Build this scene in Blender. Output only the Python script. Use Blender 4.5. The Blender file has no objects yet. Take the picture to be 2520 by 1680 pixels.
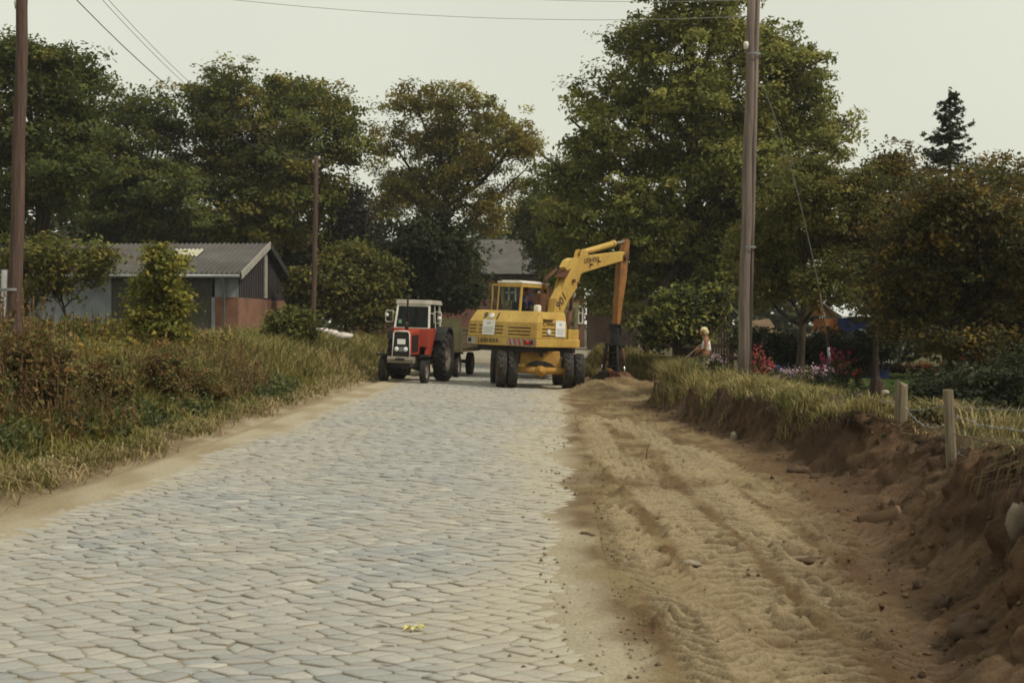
import bpy, bmesh, math, random
import numpy as np
from mathutils import Matrix, Vector

# ------------------------------------------------------------------ camera, sky, sun, exposure
SC = bpy.context.scene
COL = SC.collection
R = math.radians
cam_d = bpy.data.cameras.new("camera"); cam = bpy.data.objects.new("camera", cam_d); COL.objects.link(cam)
cam_d.lens = 50.0; cam_d.sensor_width = 36.0; cam_d.clip_start = 0.1; cam_d.clip_end = 4000
EYE = 1.65
cam.location = (0, 0, EYE); cam.rotation_euler = (R(90 - 0.704), 0, R(1.80))
cam_d.dof.use_dof = True; cam_d.dof.focus_distance = 30.0; cam_d.dof.aperture_fstop = 6.3
SC.camera = cam
SUN_EL, SUN_AZ = R(50), R(112)      # azimuth clockwise from +Y (the road): the light comes from the right, a little behind
world = bpy.data.worlds.new("World"); SC.world = world; world.use_nodes = True
wn = world.node_tree; wn.nodes.clear()
sky = wn.nodes.new("ShaderNodeTexSky"); sky.sky_type = 'NISHITA'; sky.sun_disc = False
sky.sun_elevation = SUN_EL; sky.sun_rotation = SUN_AZ; sky.air_density = 1.0; sky.dust_density = 4.0; sky.ozone_density = 1.0
veil = wn.nodes.new("ShaderNodeRGB"); veil.outputs[0].default_value = (7.25, 7.3, 6.0, 1)   # high overcast veil
mixw = wn.nodes.new("ShaderNodeMixRGB"); mixw.inputs[0].default_value = 0.86
bg = wn.nodes.new("ShaderNodeBackground"); bg.inputs[1].default_value = 0.10
wo = wn.nodes.new("ShaderNodeOutputWorld")
tcw = wn.nodes.new("ShaderNodeTexCoord"); nw = wn.nodes.new("ShaderNodeTexNoise"); nw.inputs["Scale"].default_value = 2.2; nw.inputs["Detail"].default_value = 4
mrw = wn.nodes.new("ShaderNodeMapRange"); mrw.inputs[1].default_value = .3; mrw.inputs[2].default_value = .7; mrw.inputs[3].default_value = .94; mrw.inputs[4].default_value = 1.05
vmw = wn.nodes.new("ShaderNodeVectorMath"); vmw.operation = 'SCALE'
wn.links.new(tcw.outputs["Generated"], nw.inputs["Vector"]); wn.links.new(nw.outputs[0], mrw.inputs[0]); wn.links.new(veil.outputs[0], vmw.inputs[0]); wn.links.new(mrw.outputs[0], vmw.inputs["Scale"])
wn.links.new(sky.outputs[0], mixw.inputs[1]); wn.links.new(vmw.outputs[0], mixw.inputs[2])
wn.links.new(mixw.outputs[0], bg.inputs[0]); wn.links.new(bg.outputs[0], wo.inputs[0])
sun_d = bpy.data.lights.new("sun", 'SUN'); sun = bpy.data.objects.new("sun", sun_d); COL.objects.link(sun)
sun_d.energy = 2.4; sun_d.angle = R(7); sun_d.color = (1.0, 0.93, 0.80)
sd = Vector((math.sin(SUN_AZ) * math.cos(SUN_EL), math.cos(SUN_AZ) * math.cos(SUN_EL), math.sin(SUN_EL)))
sun.rotation_euler = sd.to_track_quat('Z', 'Y').to_euler(); sun.location = sd * 100
SC.view_settings.view_transform = 'Standard'; SC.view_settings.look = 'None'
SC.view_settings.exposure = 0.20; SC.view_settings.gamma = 1.0
SC.render.engine = 'CYCLES'
SC.cycles.pixel_filter_type = 'BLACKMAN_HARRIS'; SC.cycles.filter_width = 1.7
SC.cycles.max_bounces = 6; SC.cycles.transparent_max_bounces = 12
SC.cycles.use_denoising = True

rng = np.random.default_rng(7)
random.seed(7)

# ------------------------------------------------------------------ helpers
CR = Matrix.Rotation(R(1.80), 3, 'Z') @ Matrix.Rotation(R(90 - 0.704), 3, 'X')
def W(px, py, Y):
    """photo pixel (2520 wide) at distance Y along the road -> point"""
    d = CR @ Vector(((px - 1260) / 3500, -(py - 840) / 3500, -1.0))
    return Vector((0, 0, EYE)) + d * (Y / d.y)

def hsh(ix, iy, seed):
    ix = ix.astype(np.int64); iy = iy.astype(np.int64)
    h = (ix * 374761393 + iy * 668265263 + seed * 974634777) & 0xffffffff
    h = ((h ^ (h >> 13)) * 1274126177) & 0xffffffff
    h = ((h ^ (h >> 16)) * 2246822519) & 0xffffffff
    return ((h ^ (h >> 15)) & 0xffff) / 65535.0
def vn(x, y, seed=0):
    x = np.asarray(x, float); y = np.asarray(y, float)
    ix = np.floor(x); iy = np.floor(y); fx = x - ix; fy = y - iy
    fx = fx * fx * (3 - 2 * fx); fy = fy * fy * (3 - 2 * fy)
    a = hsh(ix, iy, seed); b = hsh(ix + 1, iy, seed); c = hsh(ix, iy + 1, seed); d = hsh(ix + 1, iy + 1, seed)
    return (a + (b - a) * fx) * (1 - fy) + (c + (d - c) * fx) * fy
def fbm(x, y, o=4, seed=0, gain=.5):
    s = 0; a = 1; t = 0
    for k in range(o):
        s = s + a * vn(np.asarray(x) * 2 ** k + 17.3 * k, np.asarray(y) * 2 ** k - 9.1 * k, seed + k); t += a; a *= gain
    return s / t            # 0..1
def ss(a, b, x):
    t = np.clip((np.asarray(x, float) - a) / (b - a), 0, 1); return t * t * (3 - 2 * t)

def tag(o, label=None, cat=None, group=None, kind=None):
    if label: o["label"] = label
    if cat: o["category"] = cat
    if group: o["group"] = group
    if kind: o["kind"] = kind
    return o
def empty(name, M=None):
    o = bpy.data.objects.new(name, None); COL.objects.link(o); o.empty_display_size = .2
    if M is not None: o.matrix_world = M
    return o
def link(name, me, parent=None, M=None):
    o = bpy.data.objects.new(name, me); COL.objects.link(o)
    if parent: o.parent = parent
    if M is not None: o.matrix_local = M
    return o
def children(o): return [c for c in bpy.data.objects if c.parent == o]
def copy_tree(o, parent=None):
    c = o.copy(); COL.objects.link(c)
    if parent: c.parent = parent
    for ch in children(o): copy_tree(ch, c)
    return c

def np_mesh(name, V, quads=None, tris=None, col=None, mat=None, smooth=False):
    me = bpy.data.meshes.new(name)
    V = np.asarray(V, np.float32).reshape(-1, 3)
    me.vertices.add(len(V)); me.vertices.foreach_set("co", V.ravel())
    loops = []; starts = []; pos = 0
    for F, n in ((quads, 4), (tris, 3)):
        if F is None or len(F) == 0: continue
        F = np.asarray(F, np.int32).reshape(-1, n)
        loops.append(F.ravel()); starts.append(pos + np.arange(len(F)) * n); pos += F.size
    loops = np.concatenate(loops); starts = np.concatenate(starts).astype(np.int32)
    me.loops.add(len(loops)); me.loops.foreach_set("vertex_index", loops.astype(np.int32))
    me.polygons.add(len(starts)); me.polygons.foreach_set("loop_start", starts)
    if smooth: me.polygons.foreach_set("use_smooth", np.ones(len(starts), bool))
    me.update(calc_edges=True)
    if col is not None:
        a = me.color_attributes.new("col", 'FLOAT_COLOR', 'POINT')
        c4 = np.ones((len(V), 4), np.float32); c4[:, :3] = col; a.data.foreach_set("color", c4.ravel())
    if mat: me.materials.append(mat)
    return me

# ------------------------------------------------------------------ materials
def _nt(name):
    m = bpy.data.materials.new(name); m.use_nodes = True; nt = m.node_tree
    return m, nt, nt.nodes["Principled BSDF"]
def mat(name, c, rough=.6, var=.25, vs=3.0, c2=None, metal=0.0, bump=0.0, bs=40.0, spec=.4, dirt=0.0, dirtc=(.16, .11, .07)):
    """paint / wood / metal: base colour with soft blotches, optional second colour, dirt specks and bump"""
    m, nt, b = _nt(name); L = nt.links.new
    tc = nt.nodes.new("ShaderNodeTexCoord")
    n1 = nt.nodes.new("ShaderNodeTexNoise"); n1.inputs["Scale"].default_value = vs; n1.inputs["Detail"].default_value = 6
    L(tc.outputs["Object"], n1.inputs["Vector"])
    r1 = nt.nodes.new("ShaderNodeValToRGB"); L(n1.outputs[0], r1.inputs[0])
    c2 = c2 or tuple(v * (1 - var) for v in c)
    r1.color_ramp.elements[0].position = .35; r1.color_ramp.elements[1].position = .68
    r1.color_ramp.elements[0].color = (*c2, 1); r1.color_ramp.elements[1].color = (*c, 1)
    out = r1.outputs[0]
    if dirt:
        n2 = nt.nodes.new("ShaderNodeTexNoise"); n2.inputs["Scale"].default_value = 9; n2.inputs["Detail"].default_value = 8; n2.inputs["Roughness"].default_value = .7
        L(tc.outputs["Object"], n2.inputs["Vector"])
        mp = nt.nodes.new("ShaderNodeMapRange"); mp.inputs[1].default_value = .5; mp.inputs[2].default_value = .8; mp.inputs[3].default_value = 0; mp.inputs[4].default_value = dirt
        L(n2.outputs[0], mp.inputs[0])
        mx = nt.nodes.new("ShaderNodeMixRGB"); L(mp.outputs[0], mx.inputs[0]); L(out, mx.inputs[1]); mx.inputs[2].default_value = (*dirtc, 1); out = mx.outputs[0]
    L(out, b.inputs["Base Color"])
    b.inputs["Roughness"].default_value = rough; b.inputs["Metallic"].default_value = metal
    b.inputs["Specular IOR Level"].default_value = spec
    if bump:
        n3 = nt.nodes.new("ShaderNodeTexNoise"); n3.inputs["Scale"].default_value = bs; n3.inputs["Detail"].default_value = 5
        L(tc.outputs["Object"], n3.inputs["Vector"])
        bp = nt.nodes.new("ShaderNodeBump"); bp.inputs["Strength"].default_value = bump; bp.inputs["Distance"].default_value = .02
        L(n3.outputs[0], bp.inputs["Height"]); L(bp.outputs[0], b.inputs["Normal"])
    return m
def wood(name, c, c2, sx=(30, 30, 1.2), rough=.85):
    m, nt, b = _nt(name); L = nt.links.new
    tc = nt.nodes.new("ShaderNodeTexCoord"); mp = nt.nodes.new("ShaderNodeMapping"); mp.inputs["Scale"].default_value = sx
    n1 = nt.nodes.new("ShaderNodeTexNoise"); n1.inputs["Scale"].default_value = 1; n1.inputs["Detail"].default_value = 7; n1.inputs["Roughness"].default_value = .65
    L(tc.outputs["Object"], mp.inputs[0]); L(mp.outputs[0], n1.inputs["Vector"])
    r1 = nt.nodes.new("ShaderNodeValToRGB"); L(n1.outputs[0], r1.inputs[0])
    r1.color_ramp.elements[0].position = .35; r1.color_ramp.elements[1].position = .66
    r1.color_ramp.elements[0].color = (*c2, 1); r1.color_ramp.elements[1].color = (*c, 1)
    L(r1.outputs[0], b.inputs["Base Color"]); b.inputs["Roughness"].default_value = rough; b.inputs["Specular IOR Level"].default_value = .2
    bp = nt.nodes.new("ShaderNodeBump"); bp.inputs["Strength"].default_value = .5; bp.inputs["Distance"].default_value = .01
    L(n1.outputs[0], bp.inputs["Height"]); L(bp.outputs[0], b.inputs["Normal"])
    return m
def attr_mat(name, rough=.9, trans=0.0, noise=0.0, ns=60.0, bump=0.0, spec=.15):
    """colour from the per-vertex albedo of the plant / soil / stone"""
    m, nt, b = _nt(name); L = nt.links.new
    at = nt.nodes.new("ShaderNodeAttribute"); at.attribute_name = "col"; out = at.outputs["Color"]
    if noise or bump:
        tc = nt.nodes.new("ShaderNodeTexCoord"); n = nt.nodes.new("ShaderNodeTexNoise"); n.inputs["Scale"].default_value = ns; n.inputs["Detail"].default_value = 6; n.inputs["Roughness"].default_value = .7
        L(tc.outputs["Object"], n.inputs["Vector"])
        if noise:
            mr = nt.nodes.new("ShaderNodeMapRange"); mr.inputs[1].default_value = .25; mr.inputs[2].default_value = .75
            mr.inputs[3].default_value = 1 - noise; mr.inputs[4].default_value = 1 + noise; L(n.outputs[0], mr.inputs[0])
            mx = nt.nodes.new("ShaderNodeVectorMath"); mx.operation = 'SCALE'; L(out, mx.inputs[0]); L(mr.outputs[0], mx.inputs["Scale"]); out = mx.outputs[0]
        if bump:
            bp = nt.nodes.new("ShaderNodeBump"); bp.inputs["Strength"].default_value = bump; bp.inputs["Distance"].default_value = .02
            L(n.outputs[0], bp.inputs["Height"]); L(bp.outputs[0], b.inputs["Normal"])
    L(out, b.inputs["Base Color"]); b.inputs["Roughness"].default_value = rough; b.inputs["Specular IOR Level"].default_value = spec
    if trans:
        tr = nt.nodes.new("ShaderNodeBsdfTranslucent"); L(out, tr.inputs[0])
        mx = nt.nodes.new("ShaderNodeMixShader"); mx.inputs[0].default_value = trans
        L(b.outputs[0], mx.inputs[1]); L(tr.outputs[0], mx.inputs[2])
        L(mx.outputs[0], nt.nodes["Material Output"].inputs[0])
    return m
def glass(name, tint=(.5, .55, .52), alpha=.35, rough=.05):
    m, nt, b = _nt(name); L = nt.links.new
    b.inputs["Base Color"].default_value = (.02, .025, .025, 1); b.inputs["Roughness"].default_value = rough
    tr = nt.nodes.new("ShaderNodeBsdfTransparent"); tr.inputs[0].default_value = (*tint, 1)
    mx = nt.nodes.new("ShaderNodeMixShader"); mx.inputs[0].default_value = alpha
    L(tr.outputs[0], mx.inputs[1]); L(b.outputs[0], mx.inputs[2]); L(mx.outputs[0], nt.nodes["Material Output"].inputs[0])
    return m
def brick_mat(name, c1, c2, mortar, sx=1.0):
    m, nt, b = _nt(name); L = nt.links.new
    tc = nt.nodes.new("ShaderNodeTexCoord")
    sep = nt.nodes.new("ShaderNodeSeparateXYZ"); L(tc.outputs["Object"], sep.inputs[0])
    ad = nt.nodes.new("ShaderNodeMath"); L(sep.outputs[0], ad.inputs[0]); L(sep.outputs[1], ad.inputs[1])
    cb = nt.nodes.new("ShaderNodeCombineXYZ"); L(ad.outputs[0], cb.inputs[0]); L(sep.outputs[2], cb.inputs[1])
    br = nt.nodes.new("ShaderNodeTexBrick"); L(cb.outputs[0], br.inputs["Vector"])
    br.inputs["Scale"].default_value = 1; br.inputs["Brick Width"].default_value = .25; br.inputs["Row Height"].default_value = .08; br.inputs["Mortar Size"].default_value = .008
    br.inputs["Color1"].default_value = (*c1, 1); br.inputs["Color2"].default_value = (*c2, 1); br.inputs["Mortar"].default_value = (*mortar, 1)
    n = nt.nodes.new("ShaderNodeTexNoise"); n.inputs["Scale"].default_value = 1.3; n.inputs["Detail"].default_value = 6; L(tc.outputs["Object"], n.inputs["Vector"])
    mr = nt.nodes.new("ShaderNodeMapRange"); mr.inputs[1].default_value = .3; mr.inputs[2].default_value = .7; mr.inputs[3].default_value = .65; mr.inputs[4].default_value = 1.25; L(n.outputs[0], mr.inputs[0])
    vm = nt.nodes.new("ShaderNodeVectorMath"); vm.operation = 'SCALE'; L(br.outputs[0], vm.inputs[0]); L(mr.outputs[0], vm.inputs["Scale"])
    L(vm.outputs[0], b.inputs["Base Color"]); b.inputs["Roughness"].default_value = .9
    return m

YEL = (.55, .37, .085)
M = dict(
    yellow=mat("yellow_paint", YEL, .5, vs=1.5, c2=(.45, .275, .055), dirt=.9, dirtc=(.20, .12, .055)),
    yellowold=mat("worn_orange_yellow_paint", (.30, .13, .028), .7, vs=3, c2=(.17, .072, .02), dirt=.8, dirtc=(.12, .06, .03)),
    yellowmud=mat("muddy_yellow_paint", (.42, .22, .03), .7, vs=4, c2=(.30, .16, .03), dirt=.9, dirtc=(.15, .09, .04)),
    rust=mat("rusty_steel", (.14, .055, .02), .75, vs=6, c2=(.07, .03, .015)),
    white=mat("white_paint", (.72, .70, .62), .5, vs=4, c2=(.60, .58, .50), dirt=.3),
    offwhite=mat("dull_white_paint", (.40, .37, .32), .7, vs=4, c2=(.28, .25, .21), dirt=.7),
    sign=mat("white_sign_sheet", (.80, .80, .76), .45, var=.06),
    black=mat("black_paint", (.015, .013, .014), .5, var=.2),
    darkgrey=mat("dark_lettering", (.045, .038, .03), .6, var=.2),
    greytxt=mat("grey_print", (.33, .33, .31), .6, var=.1),
    brown=mat("brown_lettering", (.10, .045, .015), .6, var=.2),
    rubber=mat("tyre_rubber", (.035, .030, .027), .85, vs=5, c2=(.02, .018, .017), dirt=.9, dirtc=(.17, .13, .085), bump=.3),
    rubberd=mat("dark_tyre_rubber", (.022, .02, .02), .8, vs=5, c2=(.014, .013, .014), dirt=.4, dirtc=(.09, .07, .05), bump=.3),
    chassis=mat("black_greasy_steel", (.02, .017, .016), .6, vs=5, c2=(.012, .01, .01), dirt=.5, dirtc=(.06, .04, .025)),
    red=mat("red_paint", (.34, .042, .02), .5, vs=2, c2=(.32, .036, .016), dirt=.55, dirtc=(.16, .08, .05), spec=.5),
    redlens=mat("red_lamp_lens", (.60, .03, .01), .2, var=.1),
    redstripe=mat("red_reflective_stripe", (.42, .06, .04), .4, var=.1),
    lamp=mat("lamp_lens", (.80, .80, .76), .15, var=.05, spec=.8),
    steel=mat("bare_steel", (.40, .38, .35), .4, vs=6, metal=.6),
    chrome=mat("polished_rod", (.65, .65, .65), .15, var=.05, metal=1),
    greysteel=mat("muddy_grey_steel", (.26, .23, .18), .7, vs=5, c2=(.15, .12, .09), dirt=.5),
    olive=mat("olive_green_board", (.165, .15, .075), .8, vs=3, c2=(.115, .10, .05), dirt=.5, dirtc=(.14, .09, .05)),
    olivelight=mat("pale_olive_board", (.26, .23, .11), .8, vs=3, c2=(.20, .17, .08), dirt=.4),
    slat=wood("brown_grey_slats", (.16, .125, .085), (.085, .06, .04), (6, 1, 25)),
    pole=wood("weathered_pole_wood", (.20, .16, .135), (.085, .064, .054)),
    poledark=wood("tarred_pole_wood", (.13, .085, .065), (.05, .03, .026)),
    post=wood("grey_weathered_post", (.23, .185, .125), (.10, .078, .055)),
    postdark=wood("rotten_and_shaded_wood", (.05, .033, .025), (.018, .012, .01)),
    bark=wood("bark", (.07, .05, .036), (.022, .016, .013), (9, 9, 2)),
    concrete=mat("concrete_stub", (.30, .29, .28), .85, vs=6, c2=(.22, .21, .20), bump=.3),
    glass=glass("cab_glass", (.80, .84, .80), .10),
    glassmilky=glass("dusty_cab_glass", (.75, .78, .76), .22, .18),
    glassdark=glass("dark_cab_glass", (.34, .40, .36), .30, .12),
    pane=mat("window_glass", (.03, .035, .04), .1, var=.2, spec=.8),
    roof=mat("grey_roof_sheet", (.105, .095, .088), .85, vs=1.2, c2=(.07, .063, .06), dirt=.4, dirtc=(.06, .055, .04)),
    rooflight=mat("translucent_yellow_roof_sheet", (.46, .44, .33), .7, var=.2),
    fascia=mat("pale_barge_board", (.36, .345, .30), .8, vs=5, c2=(.24, .22, .19), dirt=.4),
    cladding=mat("pale_blue_grey_cladding", (.19, .21, .22), .75, vs=2, c2=(.125, .14, .15), dirt=.5),
    doordark=wood("dark_grey_green_doors", (.062, .062, .046), (.035, .034, .026), (12, 12, 1)),
    gable=wood("dark_stained_boards", (.050, .042, .044), (.028, .022, .024), (10, 10, 1)),
    brick=brick_mat("red_brick", (.22, .092, .05), (.17, .068, .036), (.17, .12, .085)),
    brickfar=brick_mat("dark_red_brick", (.20, .075, .05), (.16, .06, .04), (.17, .12, .09)),
    pipe=mat("zinc_pipe", (.24, .25, .25), .5, metal=.3),
    wire=mat("galvanised_wire", (.30, .29, .27), .5, metal=.4),
    cable=mat("grey_cable", (.27, .27, .25), .7),
    skin=mat("tanned_skin", (.27, .115, .06), .6, var=.1),
    hair=mat("light_blonde_hair", (.68, .58, .34), .6, vs=12, c2=(.50, .40, .20)),
    hairdark=mat("dark_hair", (.03, .02, .015), .6),
    blouse=mat("white_blouse", (.74, .72, .66), .8, var=.08),
    trousers=mat("beige_trousers", (.40, .34, .20), .85, var=.15),
    blueshirt=mat("blue_work_shirt", (.045, .09, .30), .85, vs=8, c2=(.03, .06, .22)),
    darkcloth=mat("dark_work_clothes", (.035, .04, .05), .85),
    bluepaint=mat("blue_plastic", (.03, .09, .34), .45, var=.2),
    bluewall=mat("dark_blue_boards", (.025, .045, .16), .7, var=.3),
    orangewall=wood("orange_brown_boards", (.30, .125, .045), (.16, .06, .025), (8, 8, 1)),
    whiteroof=mat("pale_roof_sheet", (.62, .64, .66), .5, var=.15),
    browntile=mat("brown_roof", (.19, .125, .075), .9, var=.35),
    fencewood=wood("dark_fence_boards", (.075, .045, .032), (.035, .022, .018), (14, 14, 1)),
    stone=mat("pale_field_stone", (.33, .28, .21), .9, vs=9, c2=(.18, .145, .10), bump=.5, bs=15),
    fieldrock=mat("brownish_field_rock", (.20, .16, .115), .95, vs=9, c2=(.11, .085, .06), bump=.8, bs=12),
    clay=mat("fired_clay_pipe", (.19, .115, .065), .9, vs=5, c2=(.12, .07, .04), dirt=.5),
    clod=mat("dark_earth_clod", (.115, .07, .04), .95, vs=6, c2=(.06, .036, .022), bump=.8, bs=20),
    litter=mat("pale_litter", (.62, .55, .52), .7, vs=3, c2=(.42, .33, .31)),
    carpaint=mat("pale_car_paint", (.62, .62, .60), .3, var=.05, spec=.6),
    yellowleaf=mat("pale_yellow_leaf", (.62, .56, .20), .7, var=.2),
)
LEAF = attr_mat("foliage", .75, .33)
NEEDLE = attr_mat("needles", .8, .1)
GRASS = attr_mat("grass_blades", .85, .30)
PETAL = attr_mat("petals", .7, .25)
SOIL = attr_mat("soil", .95, 0, .34, 42, 1.0)
COBBLE = attr_mat("cobble_stone", .55, 0, .16, 45, .25, .35)

# ------------------------------------------------------------------ mesh builder
class MB:
    def __init__(s): s.v = []; s.f = []; s.m = []; s.sm = []
    def add(s, v, f, mi=0, Mx=None, smooth=False):
        o = len(s.v)
        for p in v:
            p = Vector(p)
            if Mx is not None: p = Mx @ p
            s.v.append(tuple(p))
        for q in f: s.f.append(tuple(i + o for i in q)); s.m.append(mi); s.sm.append(smooth)
        return s
    def box(s, c, d, mi=0, Mx=None, rot=None):
        x, y, z = (k / 2 for k in d)
        v = [Vector((sx * x, sy * y, sz * z)) for sz in (-1, 1) for sy in (-1, 1) for sx in (-1, 1)]
        if rot is not None: v = [rot @ p for p in v]
        v = [p + Vector(c) for p in v]
        return s.add(v, [(0, 2, 3, 1), (4, 5, 7, 6), (0, 1, 5, 4), (2, 6, 7, 3), (0, 4, 6, 2), (1, 3, 7, 5)], mi, Mx)
    def hexa(s, bot, top, mi=0, Mx=None):
        n = len(bot); f = [tuple(reversed(range(n))), tuple(range(n, 2 * n))] + [(i, (i + 1) % n, n + (i + 1) % n, n + i) for i in range(n)]
        return s.add(list(bot) + list(top), f, mi, Mx)
    def prism(s, poly, a, b, axis='x', mi=0, Mx=None):
        def mk(p, t): return {'x': (t, p[0], p[1]), 'y': (p[0], t, p[1]), 'z': (p[0], p[1], t)}[axis]
        return s.hexa([mk(p, a) for p in poly], [mk(p, b) for p in poly], mi, Mx)
    def cyl(s, p0, p1, r0, r1=None, n=12, mi=0, Mx=None, smooth=True, caps=True):
        return s.tube([p0, p1], [r0, r0 if r1 is None else r1], n, mi, Mx, smooth, caps)
    def tube(s, pts, rad, n=8, mi=0, Mx=None, smooth=True, caps=True):
        pts = [Vector(p) for p in pts]
        if not hasattr(rad, '__len__'): rad = [rad] * len(pts)
        v = []; prev = None
        for i, p in enumerate(pts):
            d = (pts[min(i + 1, len(pts) - 1)] - pts[max(i - 1, 0)]).normalized()
            if prev is None:
                a = d.cross(Vector((0, 0, 1)))
                if a.length < .05: a = d.cross(Vector((1, 0, 0)))
            else: a = prev - d * prev.dot(d)
            a.normalize(); prev = a; b = d.cross(a)
            for k in range(n):
                t = 2 * math.pi * k / n; v.append(p + (a * math.cos(t) + b * math.sin(t)) * rad[i])
        f = [(i * n + k, i * n + (k + 1) % n, (i + 1) * n + (k + 1) % n, (i + 1) * n + k) for i in range(len(pts) - 1) for k in range(n)]
        s.add(v, f, mi, Mx, smooth)
        if caps:
            s.add(v[:n], [tuple(reversed(range(n)))], mi, Mx); s.add(v[-n:], [tuple(range(n))], mi, Mx)
        return s
    def lathe(s, prof, n=24, c=(0, 0, 0), mi=0, Mx=None, axis='x', smooth=True):
        v = []
        for r, h in prof:
            for k in range(n):
                t = 2 * math.pi * k / n; a, b = r * math.cos(t), r * math.sin(t)
                v.append(Vector(c) + Vector((h, a, b) if axis == 'x' else ((a, h, b) if axis == 'y' else (a, b, h))))
        f = [(i * n + k, (i + 1) * n + k, (i + 1) * n + (k + 1) % n, i * n + (k + 1) % n) for i in range(len(prof) - 1) for k in range(n)]
        return s.add(v, f, mi, Mx, smooth)
    def ball(s, c, r, n=12, m=8, mi=0, Mx=None, jit=0, seed=0):
        if not hasattr(r, '__len__'): r = (r, r, r)
        rr = random.Random(seed); v = []
        for i in range(m + 1):
            p = math.pi * i / m
            for k in range(n):
                t = 2 * math.pi * k / n; j = 1 + jit * (rr.random() - .5)
                v.append((c[0] + r[0] * math.sin(p) * math.cos(t) * j, c[1] + r[1] * math.sin(p) * math.sin(t) * j, c[2] + r[2] * math.cos(p) * j))
        f = [(i * n + k, (i + 1) * n + k, (i + 1) * n + (k + 1) % n, i * n + (k + 1) % n) for i in range(m) for k in range(n)]
        return s.add(v, f, mi, Mx, True)
    def text(s, body, size, Mx, mi=0, depth=.004, bold=True):
        cu = bpy.data.curves.new("t", 'FONT'); cu.body = body; cu.size = size; cu.align_x = 'CENTER'; cu.align_y = 'CENTER'
        cu.extrude = depth; cu.resolution_u = 2
        if bold: cu.offset = size * .018
        o = bpy.data.objects.new("t", cu); COL.objects.link(o)
        me = bpy.data.meshes.new_from_object(o.evaluated_get(bpy.context.evaluated_depsgraph_get()))
        s.add([v.co.copy() for v in me.vertices], [tuple(p.vertices) for p in me.polygons], mi, Mx)
        bpy.data.objects.remove(o); bpy.data.curves.remove(cu); bpy.data.meshes.remove(me)
        return s
    def build(s, name, mats, parent=None, bevel=0.0, Mx=None, label=None):
        me = bpy.data.meshes.new(name); me.from_pydata(s.v, [], s.f)
        for m in (mats if isinstance(mats, (list, tuple)) else [mats]): me.materials.append(m)
        me.polygons.foreach_set("material_index", s.m); me.polygons.foreach_set("use_smooth", s.sm)
        me.update()
        bm = bmesh.new(); bm.from_mesh(me); bmesh.ops.remove_doubles(bm, verts=bm.verts, dist=1e-5)
        bmesh.ops.recalc_face_normals(bm, faces=bm.faces)
        if bevel:
            ed = [e for e in bm.edges if len(e.link_faces) == 2 and e.calc_face_angle(0) > R(25)]
            bmesh.ops.bevel(bm, geom=ed, offset=bevel, segments=2, profile=.6, affect='EDGES', clamp_overlap=True)
        bm.to_mesh(me); bm.free()
        o = link(name, me, parent, Mx)
        if label: o["label"] = label
        return o
def one(fn, *a, **k):
    m = MB(); getattr(m, fn)(*a, **k); return m

def skin_mesh(name, joints, edges, rad, sub=2, root=0, mat_=None):
    me = bpy.data.meshes.new("s"); me.from_pydata(joints, edges, []); o = bpy.data.objects.new("s", me); COL.objects.link(o)
    md = o.modifiers.new("k", 'SKIN'); md.use_smooth_shade = True
    for i, r in enumerate(rad):
        sv = me.skin_vertices[0].data[i]; sv.radius = (r, r) if not hasattr(r, '__len__') else r; sv.use_root = (i == root)
    o.modifiers.new("u", 'SUBSURF').levels = sub
    m2 = bpy.data.meshes.new_from_object(o.evaluated_get(bpy.context.evaluated_depsgraph_get())); m2.name = name
    bpy.data.objects.remove(o); bpy.data.meshes.remove(me)
    m2.materials.clear(); m2.materials.append(mat_)
    for p in m2.polygons: p.use_smooth = True
    return m2

# ------------------------------------------------------------------ lie of the land
def cross(X, Y): return -0.034 * np.clip(np.asarray(X) + 2.3, -5, 3.2) * ss(20, 34, Y)
FY = [0, 6.4, 7.6, 10.8, 13, 15.1, 18, 19.4, 22.8, 27, 30.5, 32, 34, 41, 44, 48, 70]
FX = [1.65, 1.72, 1.82, 2.25, 2.62, 2.72, 2.70, 2.66, 2.30, 2.05, 1.93, 2.3, 3.7, 3.9, 1.3, .95, .9]
WY = [0, 7, 9.5, 11, 12.5, 14.2, 16, 18, 24, 30.5, 34, 70]
WX = [1.0, 1.0, 1.0, 1.1, 1.25, .9, .55, .34, .28, .22, .5, .8]
HY = [0, 7, 9.5, 11.5, 13, 15, 18, 24, 30, 31.5, 34, 41, 44, 48, 54, 70]
HZ = [.86, .86, .84, .60, .52, .60, .60, .50, .45, .36, .25, .25, .55, .75, .45, .30]
def foot(Y): return np.interp(Y, FY, FX) + .16 * (fbm(np.asarray(Y) * 1.3, 3.1, 3, 5) - .5) * 2
def wid(Y): return np.interp(Y, WY, WX) * (1 + ss(13, 16, Y) * (2.2 * ss(.42, .75, fbm(np.asarray(Y) * .55, 7.7, 3, 15)) + .5 * (fbm(np.asarray(Y) * 1.6, 4.1, 2, 16) - .5)))
def hb(Y): return np.interp(Y, HY, HZ) * (1 - ss(13, 16, Y) * .38 * ss(.40, .72, fbm(np.asarray(Y) * .55, 7.7, 3, 15)))
def PT(l): return [(W(px, 797, y).x, y) for px, y in l]
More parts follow.
